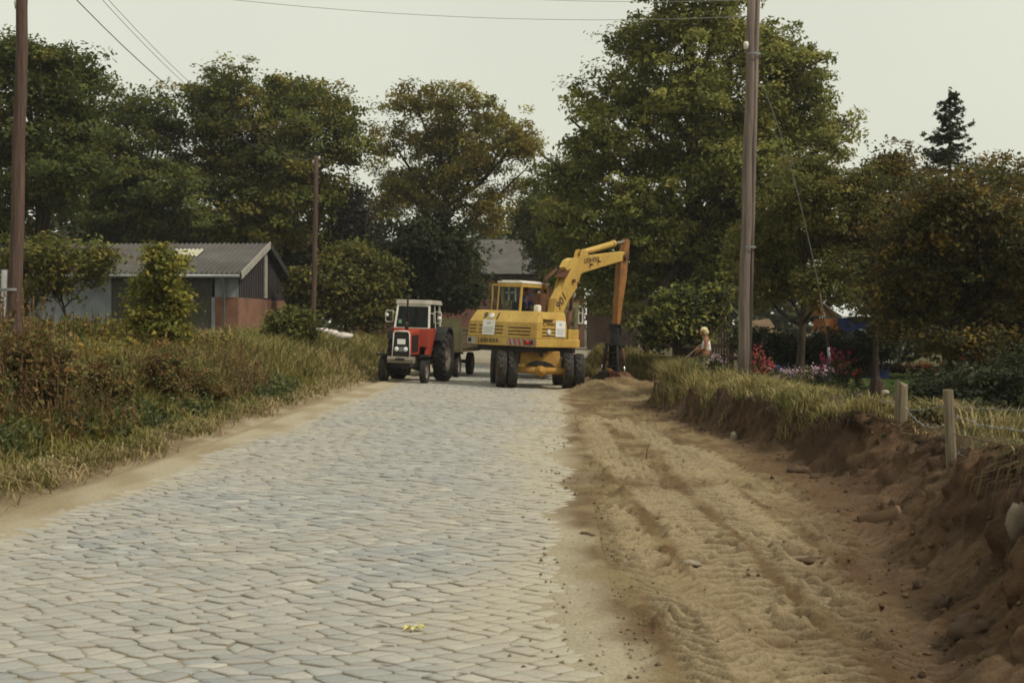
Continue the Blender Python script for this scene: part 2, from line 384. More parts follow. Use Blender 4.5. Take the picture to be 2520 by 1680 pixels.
TRK = [([(1.0, 25), (1.25, 21.9), (1.62, 19), (1.95, 16), (2.10, 13.2), (2.15, 11.3), (2.37, 9.7), (2.5, 8.6)], .46, .045, .060, .165, .5),
       ([(.55, 26), (.60, 20), (.62, 18.2), (.78, 16), (.91, 14.3), (1.07, 11.8), (1.12, 10.1), (1.13, 8.4), (1.22, 7.0), (1.35, 5)], .46, .035, .055, .15, -.5),
       ([(.45, 12.5), (.48, 10.6), (.56, 9.9), (.70, 9.0), (.76, 8.3), (.80, 7.4), (.83, 5)], .44, .03, .058, .135, .8),
       ([(1.35, 24), (1.5, 18), (1.55, 14), (1.62, 11), (1.72, 8.5), (1.85, 6.4), (1.9, 5)], .44, .025, .050, .15, .5)]
def tracks(X, Y):
    dz = np.zeros_like(X); MK = np.zeros_like(X)
    for pl, w, dep, amp, sp, ch in TRK:
        best = np.full_like(X, 9.0); arc = np.zeros_like(X); side = np.zeros_like(X); s0 = 0
        for (x0, y0), (x1, y1) in zip(pl[:-1], pl[1:]):
            L = math.hypot(x1 - x0, y1 - y0); ux, uy = (x1 - x0) / L, (y1 - y0) / L
            t = np.clip((X - x0) * ux + (Y - y0) * uy, 0, L); qx, qy = X - x0 - ux * t, Y - y0 - uy * t
            d = np.hypot(qx, qy); m = d < best; best = np.where(m, d, best); arc = np.where(m, s0 + t, arc); side = np.where(m, qx * uy - qy * ux, side); s0 += L
        wob = .05 * (vn(X * 3, Y * 3, 77) - .5)
        msk = 1 - ss(w / 2 - .05, w / 2 + .05, best + wob)
        pat = ss(.28, .50, fbm(X * .9 + 3, Y * .55, 3, 91 + int(sp * 1000)))
        ph = (arc + ch * np.abs(side) + .35 * side * side / w + .03 * (vn(X * 4, Y * 4, 12) - .5)) / sp
        lug = 1 - np.abs((ph % 1) * 2 - 1); lug = ss(.2, .8, lug)
        MK = np.maximum(MK, msk * (.4 + .6 * pat) * (.12 + .88 * lug)); dz += msk * (-dep + amp * lug * (.35 + .75 * pat)) + (ss(w / 2 - .05, w / 2 + .02, best) * (1 - ss(w / 2 + .02, w / 2 + .14, best))) * dep * .3
    return dz, MK
def H(X, Y, detail=True):
    X = np.asarray(X, float); Y = np.asarray(Y, float)
    z = cross(X, Y)
    # left verge
    e = -5.25 + .5 * (fbm(Y * .35, 8.2, 3, 21) - .5)
    z = z + .10 * ss(e + .15, e - .25, X) + .42 * ss(e - .2, e - 2.2, X) + .2 * ss(-8, -11, X)
    # dug strip and bank on the right
    f, w, h = foot(Y), wid(Y), hb(Y)
    ny = fbm(X * 1.1, Y * 1.1, 4, 31) - .5
    wv = .32 * (fbm(Y * .9 + 2, X * .25, 3, 41) - .5) * np.clip(w, .3, 1)
    u = np.clip((X - f - wv) / w, 0, 1)
    steep = .30 * u + .70 * ss(.30, .85, u)
    bank = h * np.where(u > 0, steep, 0)
    lipd = X - (f + w)
    g = np.interp(Y, [0, 10, 16, 22, 30, 70], [.62, .45, .30, .10, .05, .10])
    bank = bank - (h - g) * ss(.5, 2.3, lipd)
    clods = (fbm(X * 4.5, Y * 4.5, 4, 51) - .5)
    rough = ss(.0, .25, u) * (1 - ss(.0, .5, lipd))
    z = z + bank + rough * (.30 * ny + .20 * clods)
    inr = ss(.15, .6, X) * (1 - ss(f - .15, f + .15, X))
    dg = ss(31, 34, Y) * (1 - ss(41, 44, Y)) * ss(.7, 1.6, X)
    z = z + inr * (.07 * (fbm(X * 1.2, Y * 1.2, 3, 61) - .5) + .055 * (fbm(X * 6, Y * 6, 4, 62) - .5)) + dg * .30 * (fbm(X * 1.3, Y * 1.0, 4, 63) - .35)
    z = z + .27 * np.exp(-((X - 1.0) / .50) ** 2 - ((Y - 36.9) / 1.4) ** 2) * (.6 + .8 * fbm(X * 3, Y * 2, 3, 64)) + .20 * (.5 + fbm(X * 2.5, Y * 2, 3, 65)) * np.exp(-((X - 1.9) / .8) ** 2 - ((Y - 39.5) / 2.) ** 2)
    if detail:
        z = z + inr * tracks(X, Y)[0] + (inr + rough) * (.030 * (fbm(X * 19, Y * 19, 3, 71) - .5) + .05 * ss(.55, .8, fbm(X * 9, Y * 9, 3, 72)) * ss(.4, .6, vn(X * 1.3, Y * 1.3, 73)))
    rut = np.exp(-((X + 4.95 + .12 * (vn(Y * .3, .5, 3) - .5)) / .12) ** 2)
    z = z - .035 * rut + .02 * np.exp(-((X + 4.72) / .12) ** 2)
    return z
def Hs(x, y): return float(H(np.array([x]), np.array([y]))[0])

def grid(name, xs, ys, colf, matl, dxy=None, smooth=True):
    X, Y = np.meshgrid(xs, ys); Z = H(X, Y); V = np.stack([X, Y, Z], -1)
    if dxy is not None: V = dxy(V)
    nx, ny = len(xs), len(ys); i = np.arange(nx * ny).reshape(ny, nx)
    Q = np.stack([i[:-1, :-1], i[:-1, 1:], i[1:, 1:], i[1:, :-1]], -1).reshape(-1, 4)
    return np_mesh(name, V.reshape(-1, 3), Q, None, colf(X, Y, Z).reshape(-1, 3), matl, smooth)
def yspace(y0, y1, k, lo, hi):
    ys = [y0]
    while ys[-1] < y1: ys.append(ys[-1] + min(max(k * ys[-1] ** 2, lo), hi))
    ys[-1] = y1; return np.array(ys)
def mixc(a, b, t): return np.asarray(a) * (1 - t[..., None]) + np.asarray(b) * t[..., None]
XR0, XR1 = -4.70, .34
SAND, SAND2 = (.36, .30, .205), (.28, .225, .14)
YA, YB = 4.5, 60.0
def dirtbase(X, Y):
    t = fbm(X * 1.7, Y * 1.2, 5, 121); c = mixc((.225, .17, .09), (.13, .083, .042), ss(.34, .60, .6 * t + .4 * fbm(X * 7, Y * 5, 4, 126)))
    return mixc(c, (.33, .262, .165), .8 * tracks(X, Y)[1] * ss(.2, .6, X))  # pale dry crust on treads; crests paler, relief shading put into the colour
def dusty(X, Y, c):
    e = X + .75 * (fbm(X * .9, Y * .6, 4, 122) - .5) + .25 * (fbm(X * 5, Y * 4, 3, 128) - .5)
    return mixc(c, mixc((.42, .375, .285), (.36, .31, .215), fbm(X * 3, Y * 2, 3, 129)), (1 - ss(-.05, .42, e)) * .9)
# road bed: sand between the setts, drifting over them at both sides
def bedcol(X, Y, Z):
    t = fbm(X * 1.5, Y * .8, 4, 101); c = mixc((.36, .31, .22), SAND2, ss(.35, .65, t))
    c = mixc(c, (.20, .13, .07), ss(.1, .02, np.minimum(np.abs(X + 4.3), 9) - 9) * 0)
    c = mixc(c, dusty(X, Y, dirtbase(X, Y)), ss(-1.0, -.4, X))
    mid = ss(-4.3, -3.7, X) * (1 - ss(-.3, .15, X)); return mixc(c, (.29, .24, .16), mid * .8)
def bedz(V):
    X, Y = V[..., 0], V[..., 1]
    drift = fbm(X * .9, Y * .45, 4, 111)
    edge = np.maximum(ss(-3.95, -4.5, X + .5 * (drift - .5)), ss(-.15, .30, X + .6 * (fbm(X * .8, Y * .5, 4, 113) - .5)))
    V[..., 2] += -.0095 + .020 * edge + .001 * ss(.6, .8, drift) + .004 * (fbm(X * 14, Y * 14, 2, 115) - .5)
    V[..., 2] = np.where((X <= XR0 + 1e-6) | (X >= XR1 - 1e-6), H(X, Y), V[..., 2])
    return V
bed = link("road", grid("road", np.concatenate([np.linspace(XR0, -1.2, 60)[:-1], np.linspace(-1.2, XR1, 50)]), yspace(YA, YB, .0006, .02, .3), bedcol, SOIL, bedz)); tag(bed, kind="structure")
# left verge
def vercol(X, Y, Z):
    e = -5.25 + .5 * (fbm(Y * .35, 8.2, 3, 21) - .5)
    t = fbm(X * 1.5, Y * .8, 4, 101); c = mixc(SAND, SAND2, ss(.35, .65, t))
    c = mixc(c, SAND2, .7 * ss(.35, .6, fbm(X * 6, Y * .7, 3, 102)))
    c = mixc(c, (.15, .10, .06), .75 * ss(-4.85, -5.1, X) * ss(.3, .6, fbm(X * 5, Y * 2, 3, 7)))
    return mixc(c, (.075, .06, .03), ss(e + .1, e - .25, X))
xs = np.concatenate([np.linspace(-30, -8, 45)[:-1], np.linspace(-8, -5.6, 40)[:-1], np.linspace(-5.6, XR0, 45)])
tag(link("verge", grid("verge", xs, yspace(YA, YB, .0009, .03, .35), vercol, SOIL)), kind="structure")
# dug-out dirt strip, bank and garden ground
def dircol(X, Y, Z):
    f, w = foot(Y), wid(Y)
    c = dusty(X, Y, dirtbase(X, Y))
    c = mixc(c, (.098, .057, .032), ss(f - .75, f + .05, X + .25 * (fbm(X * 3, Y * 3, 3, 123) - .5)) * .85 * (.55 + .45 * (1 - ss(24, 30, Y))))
    c = mixc(c, (.050, .031, .020), ss(.40, .58, fbm(X * 2.6, Y * 2.6, 4, 125)) * ss(f, f + .3, X) * .6)  # dark blotches put in for shaded undersides on the bank face
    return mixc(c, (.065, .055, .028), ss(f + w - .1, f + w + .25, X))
def lump(V):
    X, Y, Z = V[..., 0], V[..., 1], V[..., 2]; f, w = foot(Y), wid(Y)
    m = ss(f + .05, f + .3, X) * (1 - ss(f + w + .1, f + w + .5, X)) * ss(XR1, XR1 + .3, X) * (1 - ss(6, 7, X))
    V[..., 0] += m * .26 * (fbm(Y * 3.2, Z * 6 + X, 3, 131) - .5) * np.clip(Z * 3, 0, 1)
    V[..., 0] += m * .13 * (fbm(Y * 9, Z * 12, 3, 135) - .5)
    V[..., 2] += m * (.05 * (fbm(Y * 7, X * 7, 3, 133) - .5) + .07 * (fbm(Y * 16, X * 16, 2, 137) - .5))
    return V
xs = np.concatenate([np.arange(XR1, 4.2, .020), np.linspace(4.2, 9, 70)[1:], np.linspace(9, 32, 47)[1:]])
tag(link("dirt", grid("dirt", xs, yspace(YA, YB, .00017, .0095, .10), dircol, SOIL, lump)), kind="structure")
# the rest of the land, out to the horizon
def outer():
    xs = np.concatenate([-np.geomspace(900, 31, 14), [-30, -20, -10, XR0, -2, XR1, 5, 10, 20, 31.9], np.geomspace(33, 900, 14)])
    ys = np.concatenate([[-60, -20, 0, 4.4], [YA + .05, 20, 40, YB - .05], np.geomspace(60.05, 2500, 22)])
    X, Y = np.meshgrid(xs, ys); Z = H(X, np.clip(Y, 4.5, 60), False)
    Z = Z * (1 - ss(62, 90, Y)) + .1 * ss(62, 90, Y)
    ins = (X > -29.9) & (X < 31.8) & (Y > YA + .01) & (Y < YB - .01); Z = np.where(ins, -1.0, Z - .01)
    nx, ny = len(xs), len(ys); i = np.arange(nx * ny).reshape(ny, nx)
    Q = np.stack([i[:-1, :-1], i[:-1, 1:], i[1:, 1:], i[1:, :-1]], -1).reshape(-1, 4)
    t = fbm(X * .2, Y * .2, 3, 5); c = mixc((.09, .075, .035), (.06, .06, .025), t)
    onroad = (np.abs(X + 2.2) < 3.2) & (Y < 95); c = np.where(onroad[..., None], np.array((.30, .26, .20)), c)
    return np_mesh("ground", np.stack([X, Y, Z], -1), Q, None, c.reshape(-1, 3), SOIL, True)
tag(link("ground", outer()), kind="structure")

# setts: one irregular stone per cell of a jittered staggered lattice
def setts():
    a, b = .206, .101; y0, y1 = 4.7, 58.0
    nr = int((y1 - y0) / b) + 2; nc = int((.75 + 4.75) / a) + 3
    r = np.arange(nr)[:, None]; c = np.arange(nc)[None, :]
    px = -4.8 + c * a + (r % 2) * a / 2 + 0 * r; py = y0 + r * b + 0 * c
    px = px + .16 * a * 3.2 * (hsh(c + 0 * r, r + 0 * c, 1) - .5) + .10 * (vn(py * .7, px * .7, 9) - .5)
    py = py + .16 * b * 3.2 * (hsh(c + 0 * r, r + 0 * c, 2) - .5) + .16 * (fbm(px * .8, py * .35, 2, 10) - .5)
    V = []; Fq = []; Ft = []; Cc = []; o = 0
    P = np.stack([px, py], -1); H6 = []
    ri = np.arange(1, nr - 1); ci = np.arange(1, nc - 1); RR, CC = np.meshgrid(ri, ci, indexing='ij'); RR = RR.ravel(); CC = CC.ravel()
    s = RR % 2
    nb = [P[RR, CC + 1], P[RR + 1, CC + s], P[RR + 1, CC - 1 + s], P[RR, CC - 1], P[RR - 1, CC - 1 + s], P[RR - 1, CC + s]]
    ctr = P[RR, CC]
    w2, w1 = .425, .15                     # joints close to the middle of each row pair: lozenge-like stones
    tri = [(ctr, nb[0], nb[1]), (nb[1], nb[2], ctr), (ctr, nb[3], nb[2]), (ctr, nb[3], nb[4]), (nb[4], nb[5], ctr), (ctr, nb[0], nb[5])]
    duals = np.stack([w2 * p + w2 * q + w1 * t for p, q, t in tri], 1)      # N,6,2
    dx, dy = duals[..., 0].copy(), duals[..., 1].copy()                      # chipped corners, shared by the neighbours
    duals[..., 0] += .075 * (vn(dx * 9 + 3, dy * 9, 21) - .5); duals[..., 1] += .085 * (vn(dx * 9 + 11, dy * 9 + 5, 22) - .5)
    N = len(ctr); cc = duals.mean(1, keepdims=True)
    keepx = (cc[:, 0, 0] > -4.62) & (cc[:, 0, 0] < .10 + .24 * (vn(cc[:, 0, 1] * 1.3, cc[:, 0, 1] * 0, 15) - .5))
    duals = duals[keepx]; cc = cc[keepx]; N = len(cc)
    # 12 outline points, corners rounded
    nxt = np.roll(duals, -1, 1); ol = np.stack([duals * .90 + nxt * .10, duals * .10 + nxt * .90], 2).reshape(N, 12, 2)
    gap = .92 + .06 * rng.random((N, 1, 1)); ol = cc + (ol - cc) * gap
    ol = ol + (rng.random((N, 12, 2)) - .5) * .012
    hz = (rng.random((N, 1)) - .5) * .010 + .012 * (vn(cc[:, :, 0] * 1.1, cc[:, :, 1] * .9, 16) - .5); tl = (rng.random((N, 2)) - .5) * .06
    def ring(k, z):
        p = cc + (ol - cc) * k
        zz = z + hz + ((p - cc) * tl[:, None, :]).sum(-1)
        return np.concatenate([p, (cross(p[..., 0], p[..., 1]) + zz)[..., None]], -1)
    rings = [ring(1.0, -.045), ring(.99, -.006), ring(.94, .000), ring(.5, .002)]
    top = np.concatenate([cc, (cross(cc[..., 0], cc[..., 1]) + (.003 + hz))[..., None]], -1)
    V = np.concatenate(rings + [top], 1)                                                # N,49,3
    k = np.arange(12); k1 = (k + 1) % 12
    q = np.concatenate([np.stack([k + 12 * j, k1 + 12 * j, k1 + 12 * (j + 1), k + 12 * (j + 1)], -1) for j in range(3)])
    t = np.stack([k + 36, k1 + 36, np.full(12, 48)], -1)
    base = (np.arange(N) * 49)[:, None, None]
    pal = np.array([(.33, .33, .312), (.30, .305, .30), (.36, .352, .325), (.36, .34, .31), (.33, .315, .295), (.42, .405, .365)])
    pick = rng.choice(6, N, p=[.30, .25, .17, .13, .10, .05]); col = pal[pick] * (.74 + .22 * rng.random((N, 1)))
    x, y = cc[:, 0, 0], cc[:, 0, 1]
    dust = np.clip(.30 * ss(.40, .70, fbm(x * .9, y * .5, 4, 140)) + .80 * ss(-1.1, .15, x + .7 * (fbm(x, y * .5, 3, 141) - .5)) + .6 * ss(-3.5, -4.5, x) + .18 * ss(12, 35, y), 0, .9)
    col = col * (1 - dust[:, None]) + np.array((.36, .32, .24)) * dust[:, None]
    C = np.repeat(col[:, None, :], 49, 1); C[:, :12] = (.17, .12, .07); C[:, 12:24] = C[:, 12:24] * .5 + np.array((.17, .12, .07)) * .5
    return np_mesh("cobblestones", V.reshape(-1, 3), (q[None] + base).reshape(-1, 4), (t[None] + base).reshape(-1, 3), C.reshape(-1, 3), COBBLE, True)
tag(link("cobblestones", setts()), kind="structure")

# ------------------------------------------------------------------ foliage
def leaf_quads(P, N, size, aspect=.55, fold=.25, rot=None):
    """one folded rhombus per leaf at P with normal N"""
    n = len(P); N = N / (np.linalg.norm(N, axis=1, keepdims=True) + 1e-9)
    a = rng.normal(size=(n, 3)); a -= N * (a * N).sum(1, keepdims=True); a /= np.linalg.norm(a, axis=1, keepdims=True) + 1e-9
    b = np.cross(N, a); s = (size * (.6 + .8 * rng.random(n)))[:, None]
    V = np.stack([P - a * s * .5, P + b * s * aspect * .5 + N * s * fold * .3 - a * s * .05, P + a * s * .5 - N * s * .1, P - b * s * aspect * .5 + N * s * fold * .3 - a * s * .05], 1)
    return V
def blob_leaves(blobs, nclump, per, spread, size, pal, flat=.55, shell=.5, palw=None, up=.75, coljit=.25, lfrac=.2, group_=1, gsp=2.2):
    """leaf clumps through the volume of a crown given as ellipsoids (x, y, z, rx, ry, rz)"""
    B = np.array(blobs, float); vol = (B[:, 3] * B[:, 4] * B[:, 5]) ** (2 / 3); p = vol / vol.sum()
    bi = rng.choice(len(B), nclump, p=p); d = rng.normal(size=(nclump, 3)); d /= np.linalg.norm(d, axis=1, keepdims=True)
    r = rng.random(nclump) ** shell * (1 + .12 * np.clip(rng.normal(size=nclump), -2, .8)); C = B[bi, :3] + d * B[bi, 3:] * r[:, None]
    if group_ > 1:                                  # sprays gathered round fewer, larger boughs
        nb_ = max(nclump // group_, 1); gi = rng.integers(0, nb_, nclump); gi[:nb_] = np.arange(nb_); gs = spread * gsp * (.6 + .8 * rng.random(nb_))
        C = C[gi] + np.clip(rng.normal(size=(nclump, 3)), -1.35, 1.35) * gs[gi][:, None] * np.array((1, 1, .55)); d = d[gi]
    k = np.repeat(np.arange(nclump), per); n = len(k)
    cs = spread * (.55 + .9 * rng.random(nclump))
    off = np.clip(rng.normal(size=(n, 3)), -1.7, 1.7) * cs[k][:, None] * np.array((1, 1, flat)); P = C[k] + off
    tilt = rng.normal(size=(nclump, 3)) * .35
    N = np.array((0, 0, up)) + d[k] * .45 + tilt[k] + rng.normal(size=(n, 3)) * .45
    V = leaf_quads(P, N, size)
    pal = np.array(pal); ci = rng.choice(len(pal), nclump, p=palw); ck = np.where(rng.random(n) < lfrac, rng.choice(len(pal), n, p=palw), ci[k])
    col = pal[ck] * (1 - coljit / 2 + coljit * rng.random((n, 1))) * (.78 + .44 * rng.random((nclump, 1)))[k]
    return V, np.repeat(col[:, None], 4, 1), C
def quads_mesh(name, V, C, m): return np_mesh(name, V.reshape(-1, 3), np.arange(V.shape[0] * 4).reshape(-1, 4), None, C.reshape(-1, 3), m)
def limbs(base, blobs, C, r0, ntw=60, fork=.35, lean=(0, 0), topf=.85, hfork=None):
    """tapered trunk, limbs to every lobe of the crown, twigs to some of the clumps"""
    m = MB(); b = Vector(base); zs = [q[2] + q[5] for q in blobs]; top = max(zs)
    cx = sum(q[0] for q in blobs) / len(blobs); cy = sum(q[1] for q in blobs) / len(blobs)
    H_ = (top - b.z) * topf; path = []
    for i in range(9):
        t = i / 8; path.append(Vector((b.x + (cx - b.x) * t ** 1.5 + .12 * math.sin(3 * t + b.x), b.y + (cy - b.y) * t ** 1.5, b.z - .15 + H_ * t)))
    rad = [r0 * (1.35 if i == 0 else 1) * (1 - .85 * (i / 8) ** .8) for i in range(9)]
    m.tube(path, rad, 9)
    def on(t): i = min(int(t * 8), 7); return path[i].lerp(path[i + 1], t * 8 - i)
    ends = []
    for q in blobs:
        c = Vector(q[:3]); zf = max(fork, min(.8, (c.z - q[5] * .5 - b.z) / max(H_, .1) * .75)); p0 = on(zf)
        mid = p0.lerp(c, .5) + Vector((0, 0, -.08 * (c - p0).length)); rr = max(r0 * (1 - .8 * zf) * .55, .02)
        m.tube([p0, mid, c, c + (c - mid) * .5], [rr, rr * .7, rr * .4, rr * .15], 6); ends.append((c, rr * .3, mid))
    for j in rng.choice(len(C), min(ntw, len(C)), replace=False):
        p = Vector(C[j]); e = min(ends, key=lambda e: (e[0] - p).length); s = e[2].lerp(e[0], rng.random())
        md = s.lerp(p, .55) + Vector(rng.normal(size=3) * .1); m.tube([s, md, p], [e[1] * .9, e[1] * .5, .008], 4, caps=False)
    return m
def tree(name, label, base, blobs, r0, nclump, per, spread, size, pal, group=None, cat="tree", palw=None, ntw=70, **kw):
    lk = {k: kw.pop(k) for k in ("fork", "topf") if k in kw}
    if cat == "tree": kw.setdefault('group_', 6)
    V, C, cl = blob_leaves(blobs, nclump, per, spread, size, pal, palw=palw, **kw)
    b = Vector(base); root = empty(name, Matrix.Translation(b)); tag(root, label, cat, group)
    me = quads_mesh("crown", V - np.array(b), C, LEAF); link("crown", me, root)
    t = limbs(base, blobs, cl, r0, ntw, **lk); t.build("trunk", M['bark'], root, Mx=Matrix.Translation(-b))
    return root
def crown_px(lst, Y, dep=1.0, spread=1.2):
    """crown lobes: centre and half-size measured in the photograph at distance Y, given real depth"""
    out = []
    for i, (px, py, rx, ry) in enumerate(lst):
        y = Y + spread * (((i * 7) % 5) - 2) * .5; c = W(px, py, y); s = y / 3500
        out.append((c.x, c.y, c.z, rx * s, max(rx, ry * .8) * s * dep, ry * s))
    return out
S = 1.0714
def px2(l): return [(a * S, b * S, c * S, d * S) for a, b, c, d in l]
CHEST = [(0.106, 0.123, 0.03), (0.143, 0.152, 0.033), (0.181, 0.162, 0.033), (0.081, 0.101, 0.027), (0.212, 0.175, 0.037)]
CHESTB = [(0.081, 0.101, 0.027), (0.105, 0.121, 0.03), (0.065, 0.083, 0.026), (0.131, 0.129, 0.03)]
ASH = [(0.177, 0.186, 0.045), (0.22, 0.221, 0.053), (0.135, 0.145, 0.037), (0.263, 0.246, 0.06)]
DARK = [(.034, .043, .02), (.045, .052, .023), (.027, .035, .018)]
PLUM = [(0.085, 0.069, 0.027), (0.121, 0.09, 0.027), (0.062, 0.058, 0.025), (0.199, 0.138, 0.03), (0.085, 0.094, 0.033)]
APPLE = [(0.114, 0.117, 0.033), (0.142, 0.135, 0.037), (0.085, 0.094, 0.03), (0.185, 0.152, 0.037)]
def base_at(px, Y, z=None):
    x = W(px * S, 797, Y).x; return (x, Y, Hs(x, min(Y, 60)) if z is None else z)

GT = "row of tall trees along the left"
tree("chestnut_tree", "darkest tall tree at the left edge, behind the leaning utility pole", base_at(95, 52, .5),
     crown_px(px2([(60, 170, 90, 95), (150, 150, 62, 60), (20, 130, 70, 60), (150, 260, 70, 70), (40, 330, 110, 95), (130, 400, 100, 90), (30, 470, 90, 90), (-60, 250, 90, 150), (180, 330, 50, 50)]), 52), .42, 820, 60, .27, .18, CHESTB, GT, shell=.62)
tree("chestnut_tree", "low rounded dark green tree between the darkest tree and the broad brownish one", base_at(300, 66, .5),
     crown_px(px2([(290, 270, 100, 70), (210, 320, 70, 80), (370, 300, 70, 70), (300, 400, 130, 90), (200, 450, 80, 90), (370, 460, 90, 80), (290, 510, 110, 70)]), 66), .42, 880, 60, .29, .19, CHESTB, GT, shell=.62)
tree("chestnut_tree", "broad tree with a brownish domed top, behind the shed roof", base_at(560, 68, .5),
     crown_px(px2([(570, 240, 105, 85), (480, 250, 80, 70), (670, 230, 75, 70), (760, 270, 60, 60), (560, 350, 130, 90), (690, 350, 100, 80), (790, 340, 60, 70), (470, 400, 90, 90), (600, 450, 130, 80), (730, 440, 90, 80), (500, 510, 90, 60), (620, 530, 100, 50)]), 68), .5, 1350, 62, .29, .19, CHEST, GT, shell=.62)
tree("chestnut_tree", "yellowing open-crowned tree in the middle with its dark trunk and limbs showing", base_at(992, 76, .3),
     crown_px(px2([(1040, 245, 80, 62), (955, 240, 55, 45), (1130, 290, 75, 60), (1010, 320, 110, 60), (910, 340, 65, 55), (1185, 330, 42, 45), (1090, 390, 90, 50), (930, 420, 75, 45), (1175, 420, 40, 45), (1020, 450, 80, 40), (1110, 480, 60, 45), (880, 490, 50, 50), (1125, 520, 28, 34)]), 76), .5, 760, 62, .28, .19, [(.19, .18, .042), (.25, .215, .046), (.15, .15, .04), (.28, .22, .048)], GT, shell=.62)
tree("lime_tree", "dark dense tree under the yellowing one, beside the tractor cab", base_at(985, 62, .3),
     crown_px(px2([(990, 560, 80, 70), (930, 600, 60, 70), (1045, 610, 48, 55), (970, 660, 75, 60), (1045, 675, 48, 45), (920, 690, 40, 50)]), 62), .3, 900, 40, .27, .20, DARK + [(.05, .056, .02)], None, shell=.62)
tree("lime_tree", "small dark tree in front of the grey house roof, left of the big ash", base_at(1225, 86, .3),
     crown_px(px2([(1245, 450, 35, 50), (1235, 510, 45, 50), (1262, 560, 50, 45), (1290, 490, 30, 60), (1290, 620, 35, 40)]), 86), .3, 700, 40, .30, .24, CHESTB, None, shell=.6)
tree("ash_tree", "tallest green tree, cut by the top of the picture, behind the yellow digger arm", base_at(1600, 53, .2),
     crown_px(px2([(1590, 60, 130, 120), (1480, 120, 95, 95), (1700, 90, 90, 90), (1790, 150, 85, 70), (1430, 220, 110, 85), (1600, 220, 150, 110), (1770, 260, 110, 90), (1850, 300, 75, 60), (1370, 330, 90, 80), (1500, 360, 140, 110), (1680, 360, 140, 110), (1840, 210, 60, 50), (1340, 440, 85, 75), (1470, 500, 130, 95), (1640, 510, 140, 100), (1790, 430, 110, 80), (1390, 560, 95, 70), (1530, 620, 120, 80), (1660, 640, 100, 80), (1780, 560, 90, 80), (1560, -60, 100, 90), (1680, -40, 80, 80), (1530, 710, 60, 55), (1880, 340, 50, 40), (1400, 650, 55, 60), (1450, 720, 45, 50), (1480, 660, 70, 60), (1310, 400, 55, 65), (1300, 520, 55, 70), (1330, 620, 50, 60)]), 53, .95, 1.6), .55, 3900, 44, .23, .17, ASH, None, shell=.62)
tree("apple_tree", "apple tree right of the tall pole, forked trunk above the red flowers", base_at(1838, 34),
     crown_px(px2([(1830, 470, 90, 70), (1760, 560, 60, 80), (1880, 540, 80, 70), (1940, 440, 60, 60), (1800, 640, 70, 60), (1900, 640, 60, 60), (1850, 400, 60, 50), (1745, 660, 40, 50)]), 34, .9), .13, 1050, 32, .14, .10, APPLE, None, shell=.6, fork=.25)
tree("plum_tree", "brown-tinged plum tree with yellowing outer leaves, right of the guy wire", base_at(2000, 36),
     crown_px(px2([(2000, 470, 90, 90), (2060, 420, 70, 60), (1960, 560, 80, 70), (2070, 560, 90, 90), (2000, 660, 90, 60), (2040, 380, 40, 40)]), 36, .9), .12, 1000, 30, .14, .10, PLUM, None, shell=.6)
tree("plum_tree", "large dark brown-leaved plum tree filling the right edge", base_at(2165, 28),
     crown_px(px2([(2180, 500, 110, 90), (2280, 470, 90, 80), (2340, 420, 50, 60), (2120, 580, 100, 90), (2260, 600, 120, 90), (2360, 560, 80, 110), (2100, 680, 90, 80), (2220, 700, 110, 80), (2340, 710, 90, 90), (2300, 400, 30, 40), (2200, 780, 90, 45), (2340, 800, 80, 50), (2060, 740, 60, 45)]), 28, .9), .15, 2400, 32, .14, .092, PLUM, None, shell=.6)

def spruce(label, px, Y, ztop):
    x, y, z0 = base_at(px, Y); root = empty("spruce_tree", Matrix.Translation((x, y, z0))); tag(root, label, "tree")
    h = ztop - z0; P = []; N = []; tr = MB(); tr.tube([(0, 0, -.1), (0, 0, h * .5), (0, 0, h)], [.14, .09, .015], 8); z = .8
    while z < h - .12:
        rr = (h - z) * .45 + .14; a = 2 * math.pi * rng.random(); L = rr * (.55 + .62 * rng.random()); d = np.array((math.cos(a), math.sin(a), 0.)); perp = np.array((-d[1], d[0], 0))
        rise = .10 + .18 * rng.random(); fn = lambda t: L * (rise * t * t - .22 * t * (1 - t) * 2)
        tr.tube([(0, 0, z), tuple(d * L * .5 + np.array((0, 0, z + fn(.5)))), tuple(d * L + np.array((0, 0, z + fn(1.))))], [.022, .013, .004], 4, caps=False)
        for q in range(int(9 * L) + 4):                                   # side sprays, hanging
            t0 = .15 + .85 * rng.random(); s = (1 if rng.random() < .5 else -1); l2 = (.32 * L + .10) * (1.1 - .75 * t0) * (.6 + .6 * rng.random()); n = int(34 * l2) + 5; u = rng.random(n)
            c = d * L * t0 + np.array((0, 0, z + fn(t0))); sd = perp * s * .8 + d * .55 + np.array((0, 0, -.30 * rng.random() - .05))
            P.append(c + sd * (l2 * u)[:, None] + rng.normal(size=(n, 3)) * .018 + np.array((0, 0, -.10 * l2)) * (u * u)[:, None])
        z += .030 + .012 * (h - z) * rng.random() * .6
    nt_ = 70; P.append(np.stack([rng.normal(size=nt_) * .03, rng.normal(size=nt_) * .03, h - .45 + .55 * rng.random(nt_)], -1))
    P = np.concatenate(P); Nn = rng.normal(size=P.shape) * .6 + np.array((0, 0, .7)); V = leaf_quads(P, Nn, .12, .36)
    pal = np.array([(.05, .066, .04), (.066, .08, .044), (.036, .048, .032)]); C = np.repeat(pal[rng.choice(3, len(P))][:, None], 4, 1)
    link("crown", quads_mesh("crown", V, C, NEEDLE), root); tr.build("trunk", M['bark'], root)
spruce("pointed dark spruce rising above the plum trees on the right", 2180, 44, 1.65 + (797 - 228) / 3500 * 44)

